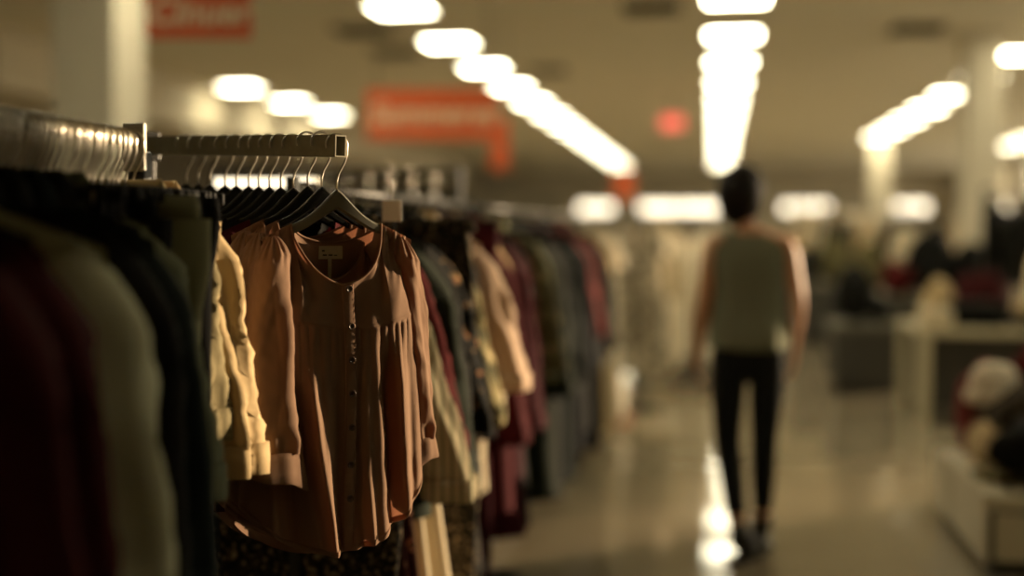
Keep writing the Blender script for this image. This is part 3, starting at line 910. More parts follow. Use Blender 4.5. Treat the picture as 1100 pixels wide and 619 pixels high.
# ------------------------------------------------------------------ near rail garments (left foreground)
NECK = NZ + .0125 - .097
NEAR = [  # y, kind, cloth, overrides, rotz, x shift
    (1.10, 'coat', 'maroon', dict(W=.27, Wh=.31), .10, 0), (1.20, 'coat', 'maroon', dict(W=.265, Wh=.31, so=.05), .08, .0), (1.26, 'jacket', 'black', dict(W=.22, Wh=.25, L=.7, so=.03), .05, 0),
    (1.33, 'coat', 'moss', dict(W=.262, Wh=.30, so=.07), .10, .0), (1.39, 'jacket', 'black', dict(L=.85, W=.22, so=.04), .05, 0), (1.45, 'coat', 'black', dict(W=.24, so=.05), .12, .0),
    (1.51, 'coat', 'teal_black', dict(W=.235, Wh=.31, so=.08), .14, 0), (1.57, 'jacket', 'charcoal', dict(W=.19, L=.75, so=.06), .10, 0), (1.63, 'jacket', 'grey_green', dict(W=.172, L=.50, sl=.38, so=.08), .12, 0),
    (1.68, 'trousers', 'black', dict(W=.165), .05, .0), (1.735, 'trousers', 'sage', dict(W=.205), .08, 0), (1.785, 'trousers', 'charcoal', dict(W=.19), .05, 0), (1.835, 'trousers', 'black', dict(W=.195), .1, 0),
    (1.89, 'shirt', 'khaki', dict(W=.142, Wh=.15, sl=.34, so=.03, rs=.042, rc=.042, L=.5), .2, 0), (1.945, 'shirt', 'sand', dict(samp=.014, W=.15, Wh=.14, sl=.405, so=.05, rs=.045, rc=.042, L=.43), .2, 0)]
GN = 'garments on the near rail'
for k, (y, kd, c, ov, rz, dx) in enumerate(NEAR):
    if kd not in ('trousers', 'skirt'):
        ov = dict(ov); ov.setdefault('T', .045); ov.setdefault('zn', -.03); ov.setdefault('slope', .36)
    hang(kd, [K[c]], (NX, y, NECK), rz, '%s %s, %s garment along the near rail from the left edge' % (cn(c), CATS[kd], nth(k + 1)), GN, 'hangers on the near rail',
         '%s hanger of the %s garment along the near rail' % ('clip' if kd == 'trousers' else 'black', nth(k + 1)), ov)
    
# more empty hangers crowd the near rail
rg = random.Random(8)
ys = [1.405 + .0215 * k for k in range(26)]
for k, y in enumerate(ys):
    put_hanger('C' if y > 1.6 else 'H', (NX, y + rg.uniform(-.005, .005), NECK), rg.uniform(-.10, .10), 'empty black hanger squeezed in on the near rail, %s from the left edge' % nth(k + 1), 'spare hangers on the near rail')

# ------------------------------------------------------------------ aisle row
_hk = {'done': False}
ROW = [  # y, kind, cloth, overrides
    (2.68, 'trousers', 'speckle', dict(W=.23, L=1.2, taper=.02)),
    (2.735, 'blouse', 'stripe_cream', dict(so=.24, L=.76, sl=.60, W=.165, Wh=.26)), (2.80, 'skirt', 'floral_red', dict(W=.14, Wh=.275, L=1.2)), (2.87, 'cardigan', 'red_knit', dict(so=.12, sl=.50, rs=.055, rc=.045, W=.20)),
    (2.95, 'jacket', 'dark_green', dict(so=.10, W=.23)), (3.02, 'skirt', 'cream', dict(W=.14, Wh=.305, L=1.2)), (3.09, 'jacket', 'charcoal', dict(so=.1)), (3.17, 'shirt', 'floral_dark', dict(so=.14, sl=.48, W=.22)),
    (3.26, 'trousers', 'speckle', dict(W=.30, L=1.25, taper=.05)), (3.34, 'blouse', 'camo', dict(so=.14, W=.21)), (3.44, 'dress', 'lace_black', dict(W=.19, Wh=.30, sl=.4)), (3.54, 'shirt', 'black', dict(W=.22)),
    (3.66, 'blouse', 'pale_pink', dict(W=.24, so=.11, L=.78, sl=.42)), (3.76, 'shirt', 'cream', dict(W=.22, L=.95, so=.08)), (3.88, 'trousers', 'wine', dict(W=.25, L=1.22)), (4.00, 'coat', 'burgundy', dict(W=.23, L=1.0)),
    (4.12, 'shirt', 'sand', dict(W=.22, so=.06)), (4.26, 'coat', 'wine', dict(W=.23, L=1.15)), (4.40, 'dress', 'black', dict(W=.2)), (4.56, 'shirt', 'dusty_red', dict(W=.22)),
    (4.86, 'blouse', 'camo', dict(W=.23, so=.09, L=.8)), (5.0, 'shirt', 'sage', dict(W=.23, L=.85)), (5.15, 'coat', 'dark_green', dict(W=.23, L=1.2)), (5.32, 'coat', 'black', dict(W=.23, L=1.25)),
    (5.5, 'jacket', 'charcoal', dict(L=.95)), (5.68, 'coat', 'teal_black', dict(W=.24, L=1.25)), (5.86, 'shirt', 'burgundy', dict(L=.9)), (6.05, 'coat', 'black', dict(W=.24, L=1.25)), (6.25, 'coat', 'navy', dict(W=.24, L=1.2)),
    (6.45, 'blouse', 'dusty_red', dict(W=.23, so=.1, L=.7)), (6.62, 'coat', 'charcoal', dict(W=.24, L=1.15)),
    (7.0, 'shirt', 'dusty_red', dict(W=.24)), (7.25, 'coat', 'black', dict(W=.25, L=1.36)), (7.5, 'coat', 'grey', dict(W=.24, L=1.3)), (7.8, 'dress', 'sand', dict(W=.23, Wh=.32, L=1.36)), (8.1, 'dress', 'white_black', dict(W=.23, Wh=.32, L=1.36)),
    (8.4, 'gown', 'cream', dict(W=.22, Wh=.33, L=1.36)), (8.7, 'dress', 'ivory', dict(W=.24, Wh=.33, L=1.36))]
rg = random.Random(21)
ROWNECK = ROWZ + .0125 - (ROW_H + ROW_R - .002)
for k, (y, kd, c, ov) in enumerate(ROW):
    ov = dict(ov); ov.setdefault('zn', -.035)
    rz = rg.uniform(.02, .30)
    t = hang(kd, [K[c]], (ROWX + rg.uniform(-.02, .02) * 0, y, ROWNECK), rz, '%s %s, %s garment along the aisle rails counted from the blouses' % (cn(c), CATS[kd], nth(k + 1)), 'garments along the aisle rails',
             'hangers along the aisle rails', 'black hanger of the %s garment along the aisle rails' % nth(k + 1), ov)
for o in D.objects:
    if o.get('group') == 'hangers along the aisle rails':
        for c in o.children:
            if c.name.startswith('hook'): c.data = ME_HS

# ------------------------------------------------------------------ racks beyond the near ones
p0, p1 = W(235, 183, 5.6), W(493, 188, 5.3)
rail_rack('clothes_rack', 'dark garment rail running across behind the blouses, hooks glinting', (p0.x, p0.y), (p1.x, p1.y), (p0.z + p1.z) / 2)
bz = (p0.z + p1.z) / 2
dd = (Vector(p1) - Vector(p0)); dd.z = 0; ang = math.atan2(dd.y, dd.x)
rg = random.Random(17)
BK = [('jacket', 'black'), ('shirt', 'charcoal'), ('jacket', 'teal_black'), ('shirt', 'black'), ('coat', 'black'), ('jacket', 'charcoal'), ('shirt', 'olive'), ('jacket', 'black'), ('coat', 'dark_green'), ('shirt', 'black')]
for k, (kd, c) in enumerate(BK):
    s = .10 + .80 * k / (len(BK) - 1)
    q = Vector(p0).lerp(Vector(p1), s)
    hang(kd, [K[c]], (q.x, q.y, bz + .0125 - .097), ang + PI / 2 + rg.uniform(-.2, .2) - PI * 0, '%s %s, %s from the left on the rail running across behind the blouses' % (cn(c), CATS[kd], nth(k + 1)),
         'dark garments on the cross rail', 'hangers on the cross rail', 'black hanger, %s from the left on the rail running across' % nth(k + 1), dict(L=.8) if kd == 'coat' else None)
# bright strip seen under the arm; its brightness is put in as emission
p = W(286, 197, 3.3)
t = thing('shelf_strip', 'bright glowing strip seen under the square arm behind the hangers', 'light strip', (p.x, p.y, 0), PS)
MB().box(-.14, .14, -.02, .02, p.z - .016, p.z + .017, .003).build('housing', MT['card'], t, smooth=False)
MB().box(-.135, .135, -.024, -.020, p.z - .013, p.z + .014).build('bright_face', MT['strip_glow'], t, smooth=False)
for sx in (-.13, .13):
    MB().tube([(sx, .0, 0), (sx, .0, p.z - .01)], .008, 8).build('post', MT['black_metal'], t)
MB().box(-.16, .16, -.15, .15, 0, .02, .004).build('base', MT['black_metal'], t, smooth=False)
# pale tag hanging among the first garments of the aisle row
p = W(421, 226, 2.62)
t = thing('price_tag', 'pale square card tag hanging just right of the front grey hanger', 'tag', (p.x, p.y, p.z), PS)
MB().box(-.021, .021, -.001, .001, -.024, .022, .0005).build('card', MT['card'], t, smooth=False)
MB().tube([(0, 0, .02), (.004, .004, .05), (0, .01, ROWZ - p.z + .012)], .001, 5).build('string', MT['card'], t)

def cross_group(x, ys, z, items, group, place):
    rail_rack('clothes_rack', 'dark rail carrying %s' % place, (x, ys[0] - .15), (x, ys[-1] + .15), z + .045)
    for k, (y, (kd, c, ov)) in enumerate(zip(ys, items)):
        hang(kd, [K[c]], (x, y, z), rg.uniform(-.2, .2), '%s %s, %s from the front on the rail of %s' % (cn(c), CATS[kd], nth(k + 1), place), group,
             'hangers on the rail of ' + place, 'black hanger, %s from the front on the rail of %s' % (nth(k + 1), place), ov)
        o = D.objects
cross_group(-.62, [9.7, 10.1, 10.5, 11.0], 1.50, [('dress', 'white_black', dict(L=1.2)), ('gown', 'cream', dict(W=.19, Wh=.34)), ('dress', 'ivory', dict(L=1.2)), ('shirt', 'khaki', None)], 'pale dresses at the end of the aisle', 'pale aisle-end dresses')
cross_group(-.22, [11.6, 12.0, 12.5], 1.46, [('gown', 'ivory', dict(W=.18, Wh=.3)), ('dress', 'cream', dict(L=1.2)), ('dress', 'sand', None)], 'cream dresses by the aisle', 'cream dresses jutting into the aisle')
cross_group(-.30, [15.0, 15.5], 1.5, [('jacket', 'black', dict(L=.6)), ('coat', 'wine', None)], 'dark coats far down the aisle', 'dark coats far down the aisle')

# ------------------------------------------------------------------ crumpled and folded cloth
def crumple(name, label, cat, m, loc, size, seed, group=None, rotz=0, rib=0, sub=4):
    rng = random.Random(seed)
    bm = bmesh.new(); bmesh.ops.create_icosphere(bm, subdivisions=sub, radius=1)
    n1, n2 = snoise(rng, 6, (1.2, 3.2)), snoise(rng, 6, (4, 9))
    for v in bm.verts:
        x, y, z = v.co
        k = 1 + .16 * n1(x * 1.6, y * 1.6, z * 1.6) + .09 * (abs(n2(x, y, z)) - .3)
        if rib: k = 1 + .02 * math.sin(rib * math.atan2(y, x)) + .04 * n1(x, y, z)
        zz = z * k
        if zz < 0: zz *= .55
        v.co = Vector((x * k * size[0], y * k * size[1], (zz + .5) * size[2]))
    zm = min(v.co.z for v in bm.verts)
    for v in bm.verts: v.co.z = max(v.co.z - zm, .0)
    me = D.meshes.new(name); bm.to_mesh(me); bm.free()
    o = link(name, me, m, None, loc=loc, rotz=rotz)
    return tag(o, label, cat, group)

def folded(name, label, cat, m, loc, size, seed, group=None, rotz=0):
    """folded garment: rounded slab with a visible fold in front"""
    rng = random.Random(seed); w, d, h = size
    nz = snoise(rng, 5, (5, 14)); nu, nv = 40, 24
    th = np.linspace(0, 2 * PI, nv, endpoint=False)[None, :]; x = np.linspace(-w / 2, w / 2, nu)[:, None]
    e = np.clip(1 - (np.abs(x) / (w / 2)) ** 8, 0, 1) ** .3 * .25 + .75
    Y = d / 2 * np.sign(np.cos(th)) * np.abs(np.cos(th)) ** .35 * (1 + .03 * nz(x * 4, 0)); Z = h / 2 * np.sign(np.sin(th)) * np.abs(np.sin(th)) ** .6 * e
    Z = Z + h / 2 + .06 * h * nz(x * 6, Y * 6) * (Z > 0) - .10 * h * np.exp(-((th - PI) / .25) ** 2) * 0
    Y = Y - .02 * d * np.cos(Z / h * PI * 4) * (Y < 0)
    mb = MB().grid(np.stack([x + 0 * Y, Y + 0 * x, np.clip(Z, 0, None)], -1), closed=True)
    mb.fan(list(range(nv))[::-1]); mb.fan(list(range((nu - 1) * nv, nu * nv)))
    o = mb.build(name, m, None, loc=loc, rotz=rotz)
    return tag(o, label, cat, group)

# ------------------------------------------------------------------ low white display bin on the right
def bin_fixture():
    x0, x1, y0, y1, h = 1.10, 2.35, 5.12, 6.25, .335
    t = thing('display_bin', 'low white display bin piled with clothes at the right edge', 'display bin', ((x0 + x1) / 2, (y0 + y1) / 2, 0))
    a, b = (x1 - x0) / 2, (y1 - y0) / 2
    MB().box(-a + .03, a - .03, -b + .03, b - .03, 0, .05).build('plinth', MT['dark_panel'], t, smooth=False)
    MB().box(-a + .012, a - .012, -b + .012, b - .012, .05, h - .03, .003).build('carcass', MT['dark_panel'], t, smooth=False)
    f = MB()
    f.box(-a + .03, a - .03, -b - .004, -b + .012, .065, h - .075, .003); f.build('front_panel', MT['white_panel'], t, smooth=False)
    MB().box(-a, a, -b - .004, -b + .012, h - .062, h - .0, .003).build('front_rail', MT['white_panel'], t, smooth=False)
    for s in (-1, 1):
        w = b - .10
        MB().box(s * a - .008, s * a + .008, -b, .16, .05, h, .003).build('side_panel', MT['white_panel'], t, smooth=False)
        MB().box(s * a - .008, s * a + .008, .21, b, .05, h, .003).build('side_panel', MT['white_panel'], t, smooth=False)
    MB().box(-a, a, b - .01, b + .006, .05, h, .003).build('back_panel', MT['white_panel'], t, smooth=False)
    MB().box(-a, a, -b, b, h - .03, h - .012, .002).build('deck', MT['white_panel'], t, smooth=False)
    return x0, x1, y0, y1, h - .012
bx0, bx1, by0, by1, bh = bin_fixture()
def on_bin(px, py, d):  # the spot on the pile behind a pixel
    return W(px, py, d)
GP = 'clothes heaped in the white display bin'
def pile(name, label, cat, c, x, y, z, size, seed, rotz=0, **k):
    return crumple(name, label, cat, K[c], (x, y, z), size, seed, GP, rotz, **k)
pile('heaped_trousers', 'black trousers heaped over the near corner of the white bin', 'trousers', 'black', 1.55, 5.42, bh, (.38, .25, .22), 2)
pile('heaped_jacket', 'dark teal jacket heaped at the right edge of the white bin', 'jacket', 'teal_black', 1.95, 5.5, bh, (.40, .30, .32), 3, .4)
pile('heaped_shirt', 'speckled black shirt heaped in the middle of the white bin', 'shirt', 'speckle', 1.48, 5.85, bh, (.30, .26, .28), 4)
pile('heaped_sweater', 'pale sand sweater at the left end of the heap in the bin', 'sweater', 'sand', 1.30, 5.80, bh, (.15, .22, .16), 5)
pile('heaped_scarf', 'dusty red scarf tucked under the cream beanie', 'scarf', 'dusty_red', 1.27, 6.05, bh, (.13, .16, .30), 6)
pile('printed_top', 'white and black printed top lying on the dark clothes in the bin', 'top', 'white_black', 1.62, 5.62, bh + .29, (.27, .16, .07), 7, .3)
pile('heaped_blouse', 'cream blouse lying high at the right of the heap', 'blouse', 'cream', 1.80, 5.95, bh + .30, (.18, .18, .15), 8)
pile('heaped_cardigan', 'burgundy cardigan on top of the heap in the bin', 'cardigan', 'red_knit', 1.62, 6.05, bh + .30, (.24, .16, .17), 9)
folded('folded_shirt', 'small olive folded shirt at the left corner of the white bin', 'shirt', K['camo'], (1.26, 5.50, bh), (.22, .2, .05), 3, GP, .4)
# knitted hat with a ribbed brim
t = thing('knit_hat', 'cream knitted beanie perched on the heap in the white bin', 'hat', (1.30, 5.95, bh + .28), .3, GP)
R = []
for a in np.linspace(0, 1, 26):
    th = np.linspace(0, 2 * PI, 64, endpoint=False); r = .118 * math.cos(a * PI / 2) ** .55 + .0004; R.append(np.stack([r * np.cos(th) * (1 + .012 * np.sin(th * 22)), r * np.sin(th) * (1 + .012 * np.sin(th * 22)), 0 * th + .03 + .155 * math.sin(a * PI / 2)], -1))
MB().grid(np.array(R), closed=True).build('crown', K['knit_white'], t)
R = []
for r, z in ((.118, .05), (.132, .052), (.136, .03), (.134, .004), (.122, 0), (.116, .02)):
    th = np.linspace(0, 2 * PI, 96, endpoint=False); R.append(np.stack([r * np.cos(th) * (1 + .015 * np.sin(th * 32)), r * np.sin(th) * (1 + .015 * np.sin(th * 32)), 0 * th + z], -1))
MB().grid(np.array(R), closed=True).build('brim', K['knit_white'], t)

# ------------------------------------------------------------------ white table and fixtures farther back
def table(x0, x1, y0, y1, h, label, skirt=True):
    t = thing('display_table', label, 'table', ((x0 + x1) / 2, (y0 + y1) / 2, 0))
    a, b = (x1 - x0) / 2, (y1 - y0) / 2
    MB().box(-a, a, -b, b, h - .05, h, .004).build('tabletop', MT['white_table'], t, smooth=False)
    for sx in (-1, 1):
        for sy in (-1, 1):
            MB().box(sx * (a - .045) - .04, sx * (a - .045) + .04, sy * (b - .045) - .04, sy * (b - .045) + .04, 0, h - .05, .003).build('leg', MT['white_table'], t, smooth=False)
    if skirt:
        MB().box(-a + .1, a - .1, -b + .14, b - .1, .10, h - .06, .004).build('cabinet', MT['dark_panel'], t, smooth=False)
        MB().box(-a + .08, a - .08, -b + .08, b - .08, .06, .10, .003).build('lower_shelf', MT['grey_panel'], t, smooth=False)
    return t
table(1.47, 2.95, 9.15, 10.2, .70, 'white display table with dark cabinet beneath, behind the low bin')
GT = 'clothes on the white display table'
TT = [('folded', 'black', 1.92, 9.45, .70, (.42, .32, .10), 'black folded sweater on the white table, left pile'), ('folded', 'cream', 1.62, 9.4, .70, (.22, .3, .14), 'cream folded sweater at the left end of the white table'),
      ('folded', 'grey', 2.35, 9.4, .70, (.34, .3, .10), 'grey folded sweater near the right of the white table'), ('folded', 'sand', 2.36, 9.4, .80, (.32, .28, .09), 'sand folded sweater stacked on the grey one on the white table'),
      ('folded', 'charcoal', 1.93, 9.46, .80, (.40, .30, .09), 'charcoal folded sweater stacked on the black one on the white table'),
      ('crumple', 'maroon', 2.05, 9.9, .70, (.22, .18, .26), 'wine red garment bunched at the back of the white table'), ('crumple', 'sand', 1.72, 9.85, .70, (.12, .14, .22), 'sand garment bunched at the back left of the white table'),
      ('crumple', 'ivory', 2.5, 9.85, .70, (.13, .13, .40), 'tall ivory bundle at the back right of the white table'), ('crumple', 'black', 2.75, 9.6, .70, (.2, .2, .3), 'black bundle at the right end of the white table')]
for k, (f, c, x, y, z, sz, lb) in enumerate(TT):
    if f == 'folded': folded('folded_sweater', lb, 'sweater', K[c], (x, y, z), sz, 30 + k, GT, .05 * (k - 2))
    else: crumple('bunched_garment', lb, 'garment', K[c], (x, y, z), sz, 40 + k, GT, sub=3)

def plinth(x0, x1, y0, y1, h, label, m='dark_panel'):
    t = thing('display_plinth', label, 'plinth', ((x0 + x1) / 2, (y0 + y1) / 2, 0))
    a, b = (x1 - x0) / 2, (y1 - y0) / 2
    MB().box(-a + .04, a - .04, -b + .04, b - .04, 0, .08).build('base', MT['black_metal'], t, smooth=False)
    MB().box(-a, a, -b, b, .08, h - .04, .004).build('body', MT[m], t, smooth=False)
    MB().box(-a - .015, a + .015, -b - .015, b + .015, h - .04, h, .004).build('top', MT['grey_panel'], t, smooth=False)
    return t
plinth(1.02, 1.56, 10.75, 11.5, .60, 'dark display plinth standing left of the white table')
plinth(1.55, 3.0, 13.4, 14.3, .72, 'dark display counter far behind the white table')
plinth(.95, 1.75, 15.5, 16.4, .75, 'dark counter beside the walking woman, far back')
GD = 'garments heaped on the far counters'
HB = [('black', 1.22, 11.1, .60, (.18, .22, .34), 'black garments heaped at the left on the dark plinth'), ('charcoal', 1.44, 11.2, .60, (.11, .2, .16), 'charcoal garment heaped on the dark plinth, right side'),
      ('red_knit', 1.95, 13.7, .72, (.18, .2, .24), 'red garment on the far dark counter'), ('black', 2.35, 13.8, .72, (.3, .25, .45), 'tall black heap on the far dark counter'), ('cream', 2.10, 14.0, .72, (.2, .2, .50), 'cream heap on the far dark counter'),
      ('olive', 1.66, 13.8, .72, (.18, .2, .36), 'olive heap at the left end of the far dark counter'), ('black', 2.75, 13.7, .72, (.22, .22, .36), 'black heap at the right end of the far counter'),
      ('charcoal', 1.15, 15.9, .75, (.22, .22, .30), 'charcoal heap on the counter beside the walking woman'), ('olive', 1.5, 15.9, .75, (.2, .2, .4), 'olive heap on the counter beside the walking woman')]
for k, (c, x, y, z, sz, lb) in enumerate(HB):
    crumple('bunched_garment', lb, 'garment', K[c], (x, y, z), sz, 60 + k, GD, sub=3)

# dark round-shouldered racks on the right
def side_rack(x0, x1, y, z, cols, place, kinds, rz=0, grp=None):
    rail_rack('clothes_rack', 'dark rail across carrying %s' % place, (x0, y), (x1, y), z + .09)
    n = len(cols)
    for k, c in enumerate(cols):
        x = x0 + (x1 - x0) * (k + .5) / n
        kd = kinds[k % len(kinds)]
        hang(kd, [K[c]], (x, y, z + .0125 + .09 - .097), rz + PI / 2 + rg.uniform(-.5, .1) - .35, '%s %s, %s from the left of %s' % (cn(c), CATS[kd], nth(k + 1), place), grp or place,
             'hangers of ' + place, 'black hanger, %s from the left of %s' % (nth(k + 1), place), None)
side_rack(2.35, 3.9, 11.3, 1.70, ['black', 'charcoal', 'black', 'speckle', 'wine', 'black', 'olive', 'black', 'charcoal'], 'dark jackets above the white table', ['jacket', 'shirt'])
side_rack(2.75, 4.6, 13.0, 1.66, ['black', 'black', 'charcoal', 'teal_black', 'black', 'black', 'navy'], 'black coats behind the right-hand column', ['coat', 'jacket'])
side_rack(1.5, 2.7, 17.2, 1.62, ['black', 'charcoal', 'sand', 'cream', 'black', 'black'], 'mixed jackets far back on the right', ['jacket', 'shirt'])
side_rack(1.25, 2.4, 20.5, 1.85, ['ivory', 'cream', 'ivory', 'sand', 'cream', 'ivory'], 'cream tops high on the far right display', ['shirt', 'blouse'])
side_rack(1.2, 2.3, 19.8, 1.45, ['sand', 'cream', 'olive', 'sand', 'grey'], 'sand tops low on the far right display', ['shirt', 'blouse'])
side_rack(3.4, 5.2, 20.5, 1.6, ['black', 'sand', 'black', 'charcoal', 'cream', 'black'], 'dark and pale tops far right', ['jacket', 'shirt'])
side_rack(-.9, .0, 19.0, 1.55, ['cream', 'sand', 'grey', 'ivory'], 'pale tops at the far end of the aisle', ['shirt', 'blouse'])

# ------------------------------------------------------------------ the woman walking away
def skin_mesh(name, joints, bones, root, vox=.006, sub=2, extra=None):
    names = list(joints); idx = {n: i for i, n in enumerate(names)}
    me = D.meshes.new(name)
    me.from_pydata([joints[n][0] for n in names], [(idx[a], idx[b]) for a, b in bones], [])
    o = D.objects.new(name, me); C.objects.link(o)
    sk = o.modifiers.new('s', 'SKIN'); sk.use_smooth_shade = True
    for n in names:
        d = me.skin_vertices[0].data[idx[n]]
        r = joints[n][1]; d.radius = r if isinstance(r, tuple) else (r, r)
        d.use_root = (n == root)
    sb = o.modifiers.new('b', 'SUBSURF'); sb.levels = sub; sb.render_levels = sub
    dg = bpy.context.evaluated_depsgraph_get(); dg.update()
    m1 = D.meshes.new_from_object(o.evaluated_get(dg)); D.objects.remove(o)
    if extra:
        bm = bmesh.new(); bm.from_mesh(m1)
        for e in extra: bm.from_mesh(e)
        bm.to_mesh(m1); bm.free()
    if vox:
        o2 = D.objects.new('tmp', m1); C.objects.link(o2)
        r = o2.modifiers.new('r', 'REMESH'); r.mode = 'VOXEL'; r.voxel_size = vox
        s = o2.modifiers.new('s', 'SMOOTH'); s.iterations = 3; s.factor = .5
        dg = bpy.context.evaluated_depsgraph_get(); dg.update()
        m1 = D.meshes.new_from_object(o2.evaluated_get(dg)); D.objects.remove(o2)
    m1.name = name
    m1.materials.clear()
    return m1

def head_mesh(c, yaw, tilt):
    bm = bmesh.new(); bmesh.ops.create_uvsphere(bm, u_segments=48, v_segments=36, radius=1)
    for v in bm.verts:
        x, y, z = v.co                                  # the face looks along +y
        X, Y, Z = x * .073, y * .092, z * .112
        if z < 0:
            k = 1 - .30 * (-z) ** 1.3; X *= k; Y = Y * (1 - .12 * -z) + .018 * (-z) ** 1.5
        if y > 0:
            Y += .020 * math.exp(-(x / .16) ** 2 - ((z + .12) / .16) ** 2) * (1 if z < .1 else .6)       # nose
            Y -= .010 * (math.exp(-((x - .36) / .18) ** 2 - ((z - .05) / .12) ** 2) + math.exp(-((x + .36) / .18) ** 2 - ((z - .05) / .12) ** 2))  # eye sockets
            Y += .005 * math.exp(-((x - .36) / .12) ** 2 - ((z - .03) / .06) ** 2) + .005 * math.exp(-((x + .36) / .12) ** 2 - ((z - .03) / .06) ** 2)
            Y += .006 * math.exp(-(x / .25) ** 2 - ((z + .42) / .05) ** 2) + .006 * math.exp(-(x / .22) ** 2 - ((z + .54) / .05) ** 2)   # lips
            Y += .008 * math.exp(-(x / .3) ** 2 - ((z + .85) / .15) ** 2)
        v.co = Vector((X, Y, Z))
    for s in (-1, 1):                                   # ears
        e = bmesh.ops.create_uvsphere(bm, u_segments=16, v_segments=10, radius=1)['verts']
        for v in e:
            v.co = Vector((s * (.072 + v.co.x * .010 + .006 * max(0, -v.co.y)), v.co.y * .018 - .008, v.co.z * .031 - .008))
    R = Matrix.Translation(c) @ Matrix.Rotation(yaw, 4, 'Z') @ Matrix.Rotation(tilt, 4, 'X')
    bm.transform(R)
    me = D.meshes.new('head'); bm.to_mesh(me); bm.free(); return me, R

def woman():
    p = W(802, 600, 5.28)
    t = thing('person', 'woman in a grey sleeveless top and dark jeans walking away down the aisle', 'person', (p.x, p.y, 0), .03)
    J = {}; Bn = []
    def j(n, x, y, z, r, par=None):
        J[n] = ((x, y, z), r)
        if par: Bn.append((par, n))
    j('pelvis', 0, 0, .92, (.145, .105)); j('belly', -.004, .0, 1.06, (.105, .075), 'pelvis'); j('chest', -.004, .01, 1.24, (.118, .078), 'belly'); j('upper', 0, 0, 1.345, (.098, .058), 'chest')
    j('neck', -.014, .012, 1.425, .052, 'upper'); j('skull', -.030, .03, 1.52, .055, 'neck')
    # arms
    for s, sh, el, wr in ((-1, (-.155, -.005, 1.355), (-.190, -.025, 1.10), (-.215, .03, .885)), (1, (.158, .0, 1.36), (.205, -.02, 1.11), (.195, .06, .885))):
        n = 'l' if s < 0 else 'r'
        sh, el, wr = Vector(sh), Vector(el), Vector(wr)
        j('sh' + n, *sh, .050, 'upper'); m = sh.lerp(el, .45); j('ua' + n, *m, .043, 'sh' + n); j('el' + n, *el, .036, 'ua' + n)
        m = el.lerp(wr, .3); j('fa' + n, *m, .037, 'el' + n); j('wr' + n, *wr, (.026, .022), 'fa' + n)
        d = (wr - el).normalized(); d = (d + Vector((0, .05, -.6))).normalized()
        side = Vector((0, 1, 0)) - d * d.y; side.normalize()          # thumb side faces forward
        palm = d.cross(side)
        pc = wr + d * .045; j('pa' + n, *pc, (.030, .018), 'wr' + n)
        for q, (off, ln) in enumerate(((.027, .070), (.009, .078), (-.009, .073), (-.026, .056))):
            b0 = wr + d * .082 + side * off; inn = Vector((-s, 0, 0))
            j('f%d0%s' % (q, n), *b0, .0105, 'pa' + n)
            b1 = b0 + (d * .9 + inn * .25).normalized() * ln * .45; j('f%d1%s' % (q, n), *b1, .0092, 'f%d0%s' % (q, n))
            b2 = b1 + (d * .75 + inn * .65).normalized() * ln * .32; j('f%d2%s' % (q, n), *b2, .0085, 'f%d1%s' % (q, n))
            b3 = b2 + (d * .5 + inn * .85).normalized() * ln * .25; j('f%d3%s' % (q, n), *b3, .0075, 'f%d2%s' % (q, n))
        b0 = wr + d * .03 + side * .03; j('t0' + n, *b0, .012, 'pa' + n)
        b1 = b0 + (d * .7 + side * .7).normalized() * .034; j('t1' + n, *b1, .0105, 't0' + n)
        b2 = b1 + (d * .95 + side * .3).normalized() * .028; j('t2' + n, *b2, .009, 't1' + n)
    LEG = {'l': ((-.085, 0, .86), (-.085, .045, .48), (-.040, -.13, .105)), 'r': ((.085, 0, .86), (.072, .06, .48), (.075, .14, .095))}
    for n, (hp, kn, an) in LEG.items():
        hp, kn, an = Vector(hp), Vector(kn), Vector(an)
        j('hp' + n, *hp, (.088, .09), 'pelvis'); m = hp.lerp(kn, .45); j('th' + n, *m, .070, 'hp' + n); j('kn' + n, *kn, .050, 'th' + n)
        m = kn.lerp(an, .3) + Vector((0, -.012, 0)); j('cf' + n, *m, .050, 'kn' + n); j('an' + n, *an, .034, 'cf' + n)
        toe = an + Vector((0, .13, -.055)); j('to' + n, *toe, (.034, .022), 'an' + n)
    hm, R = head_mesh(Vector((-.036, .035, 1.565)), -.34, -.08)
    body = skin_mesh('body', J, Bn, 'pelvis', .0055, 2, [hm])
    link('body', body, MT['skin'], t)
    # hair: a cap over the back of the skull with a loose nape and a low knot
    bm = bmesh.new(); bmesh.ops.create_uvsphere(bm, u_segments=56, v_segments=40, radius=1)
    rngh = random.Random(4); nz = snoise(rngh, 6, (6, 16))
    for v in bm.verts:
        x, y, z = v.co
        k = 1 + .02 * math.sin(math.atan2(x, z + .3) * 26) + .012 * nz(x, y, z)
        Y = y * .106; Zz = z * .124 + .012; X = x * .102
        front = max(0, y - (.30 + .55 * z)) if z < .75 else max(0, y - .72)
        Y -= front * .13; X *= (1 - .30 * min(1, front))
        if y < .1 and z < -.2: X *= 1 + .06 * (-z); Zz -= .030 * (-z)
        v.co = Vector((X * k, Y * k - .006, Zz * k))
    e = bmesh.ops.create_uvsphere(bm, u_segments=24, v_segments=16, radius=1)['verts']
    for v in e:
        x, y, z = v.co; k = 1 + .05 * math.sin(9 * math.atan2(z, x) + 4 * y)
        v.co = Vector((x * .040 * k, y * .036 * k - .105, z * .042 * k + .012))
    bm.transform(R); me = D.meshes.new('hair'); bm.to_mesh(me); bm.free()
    link('hair', me, MT['hair'], t)
    # sleeveless top
    th = np.linspace(0, 2 * PI, 72, endpoint=False); rings = []
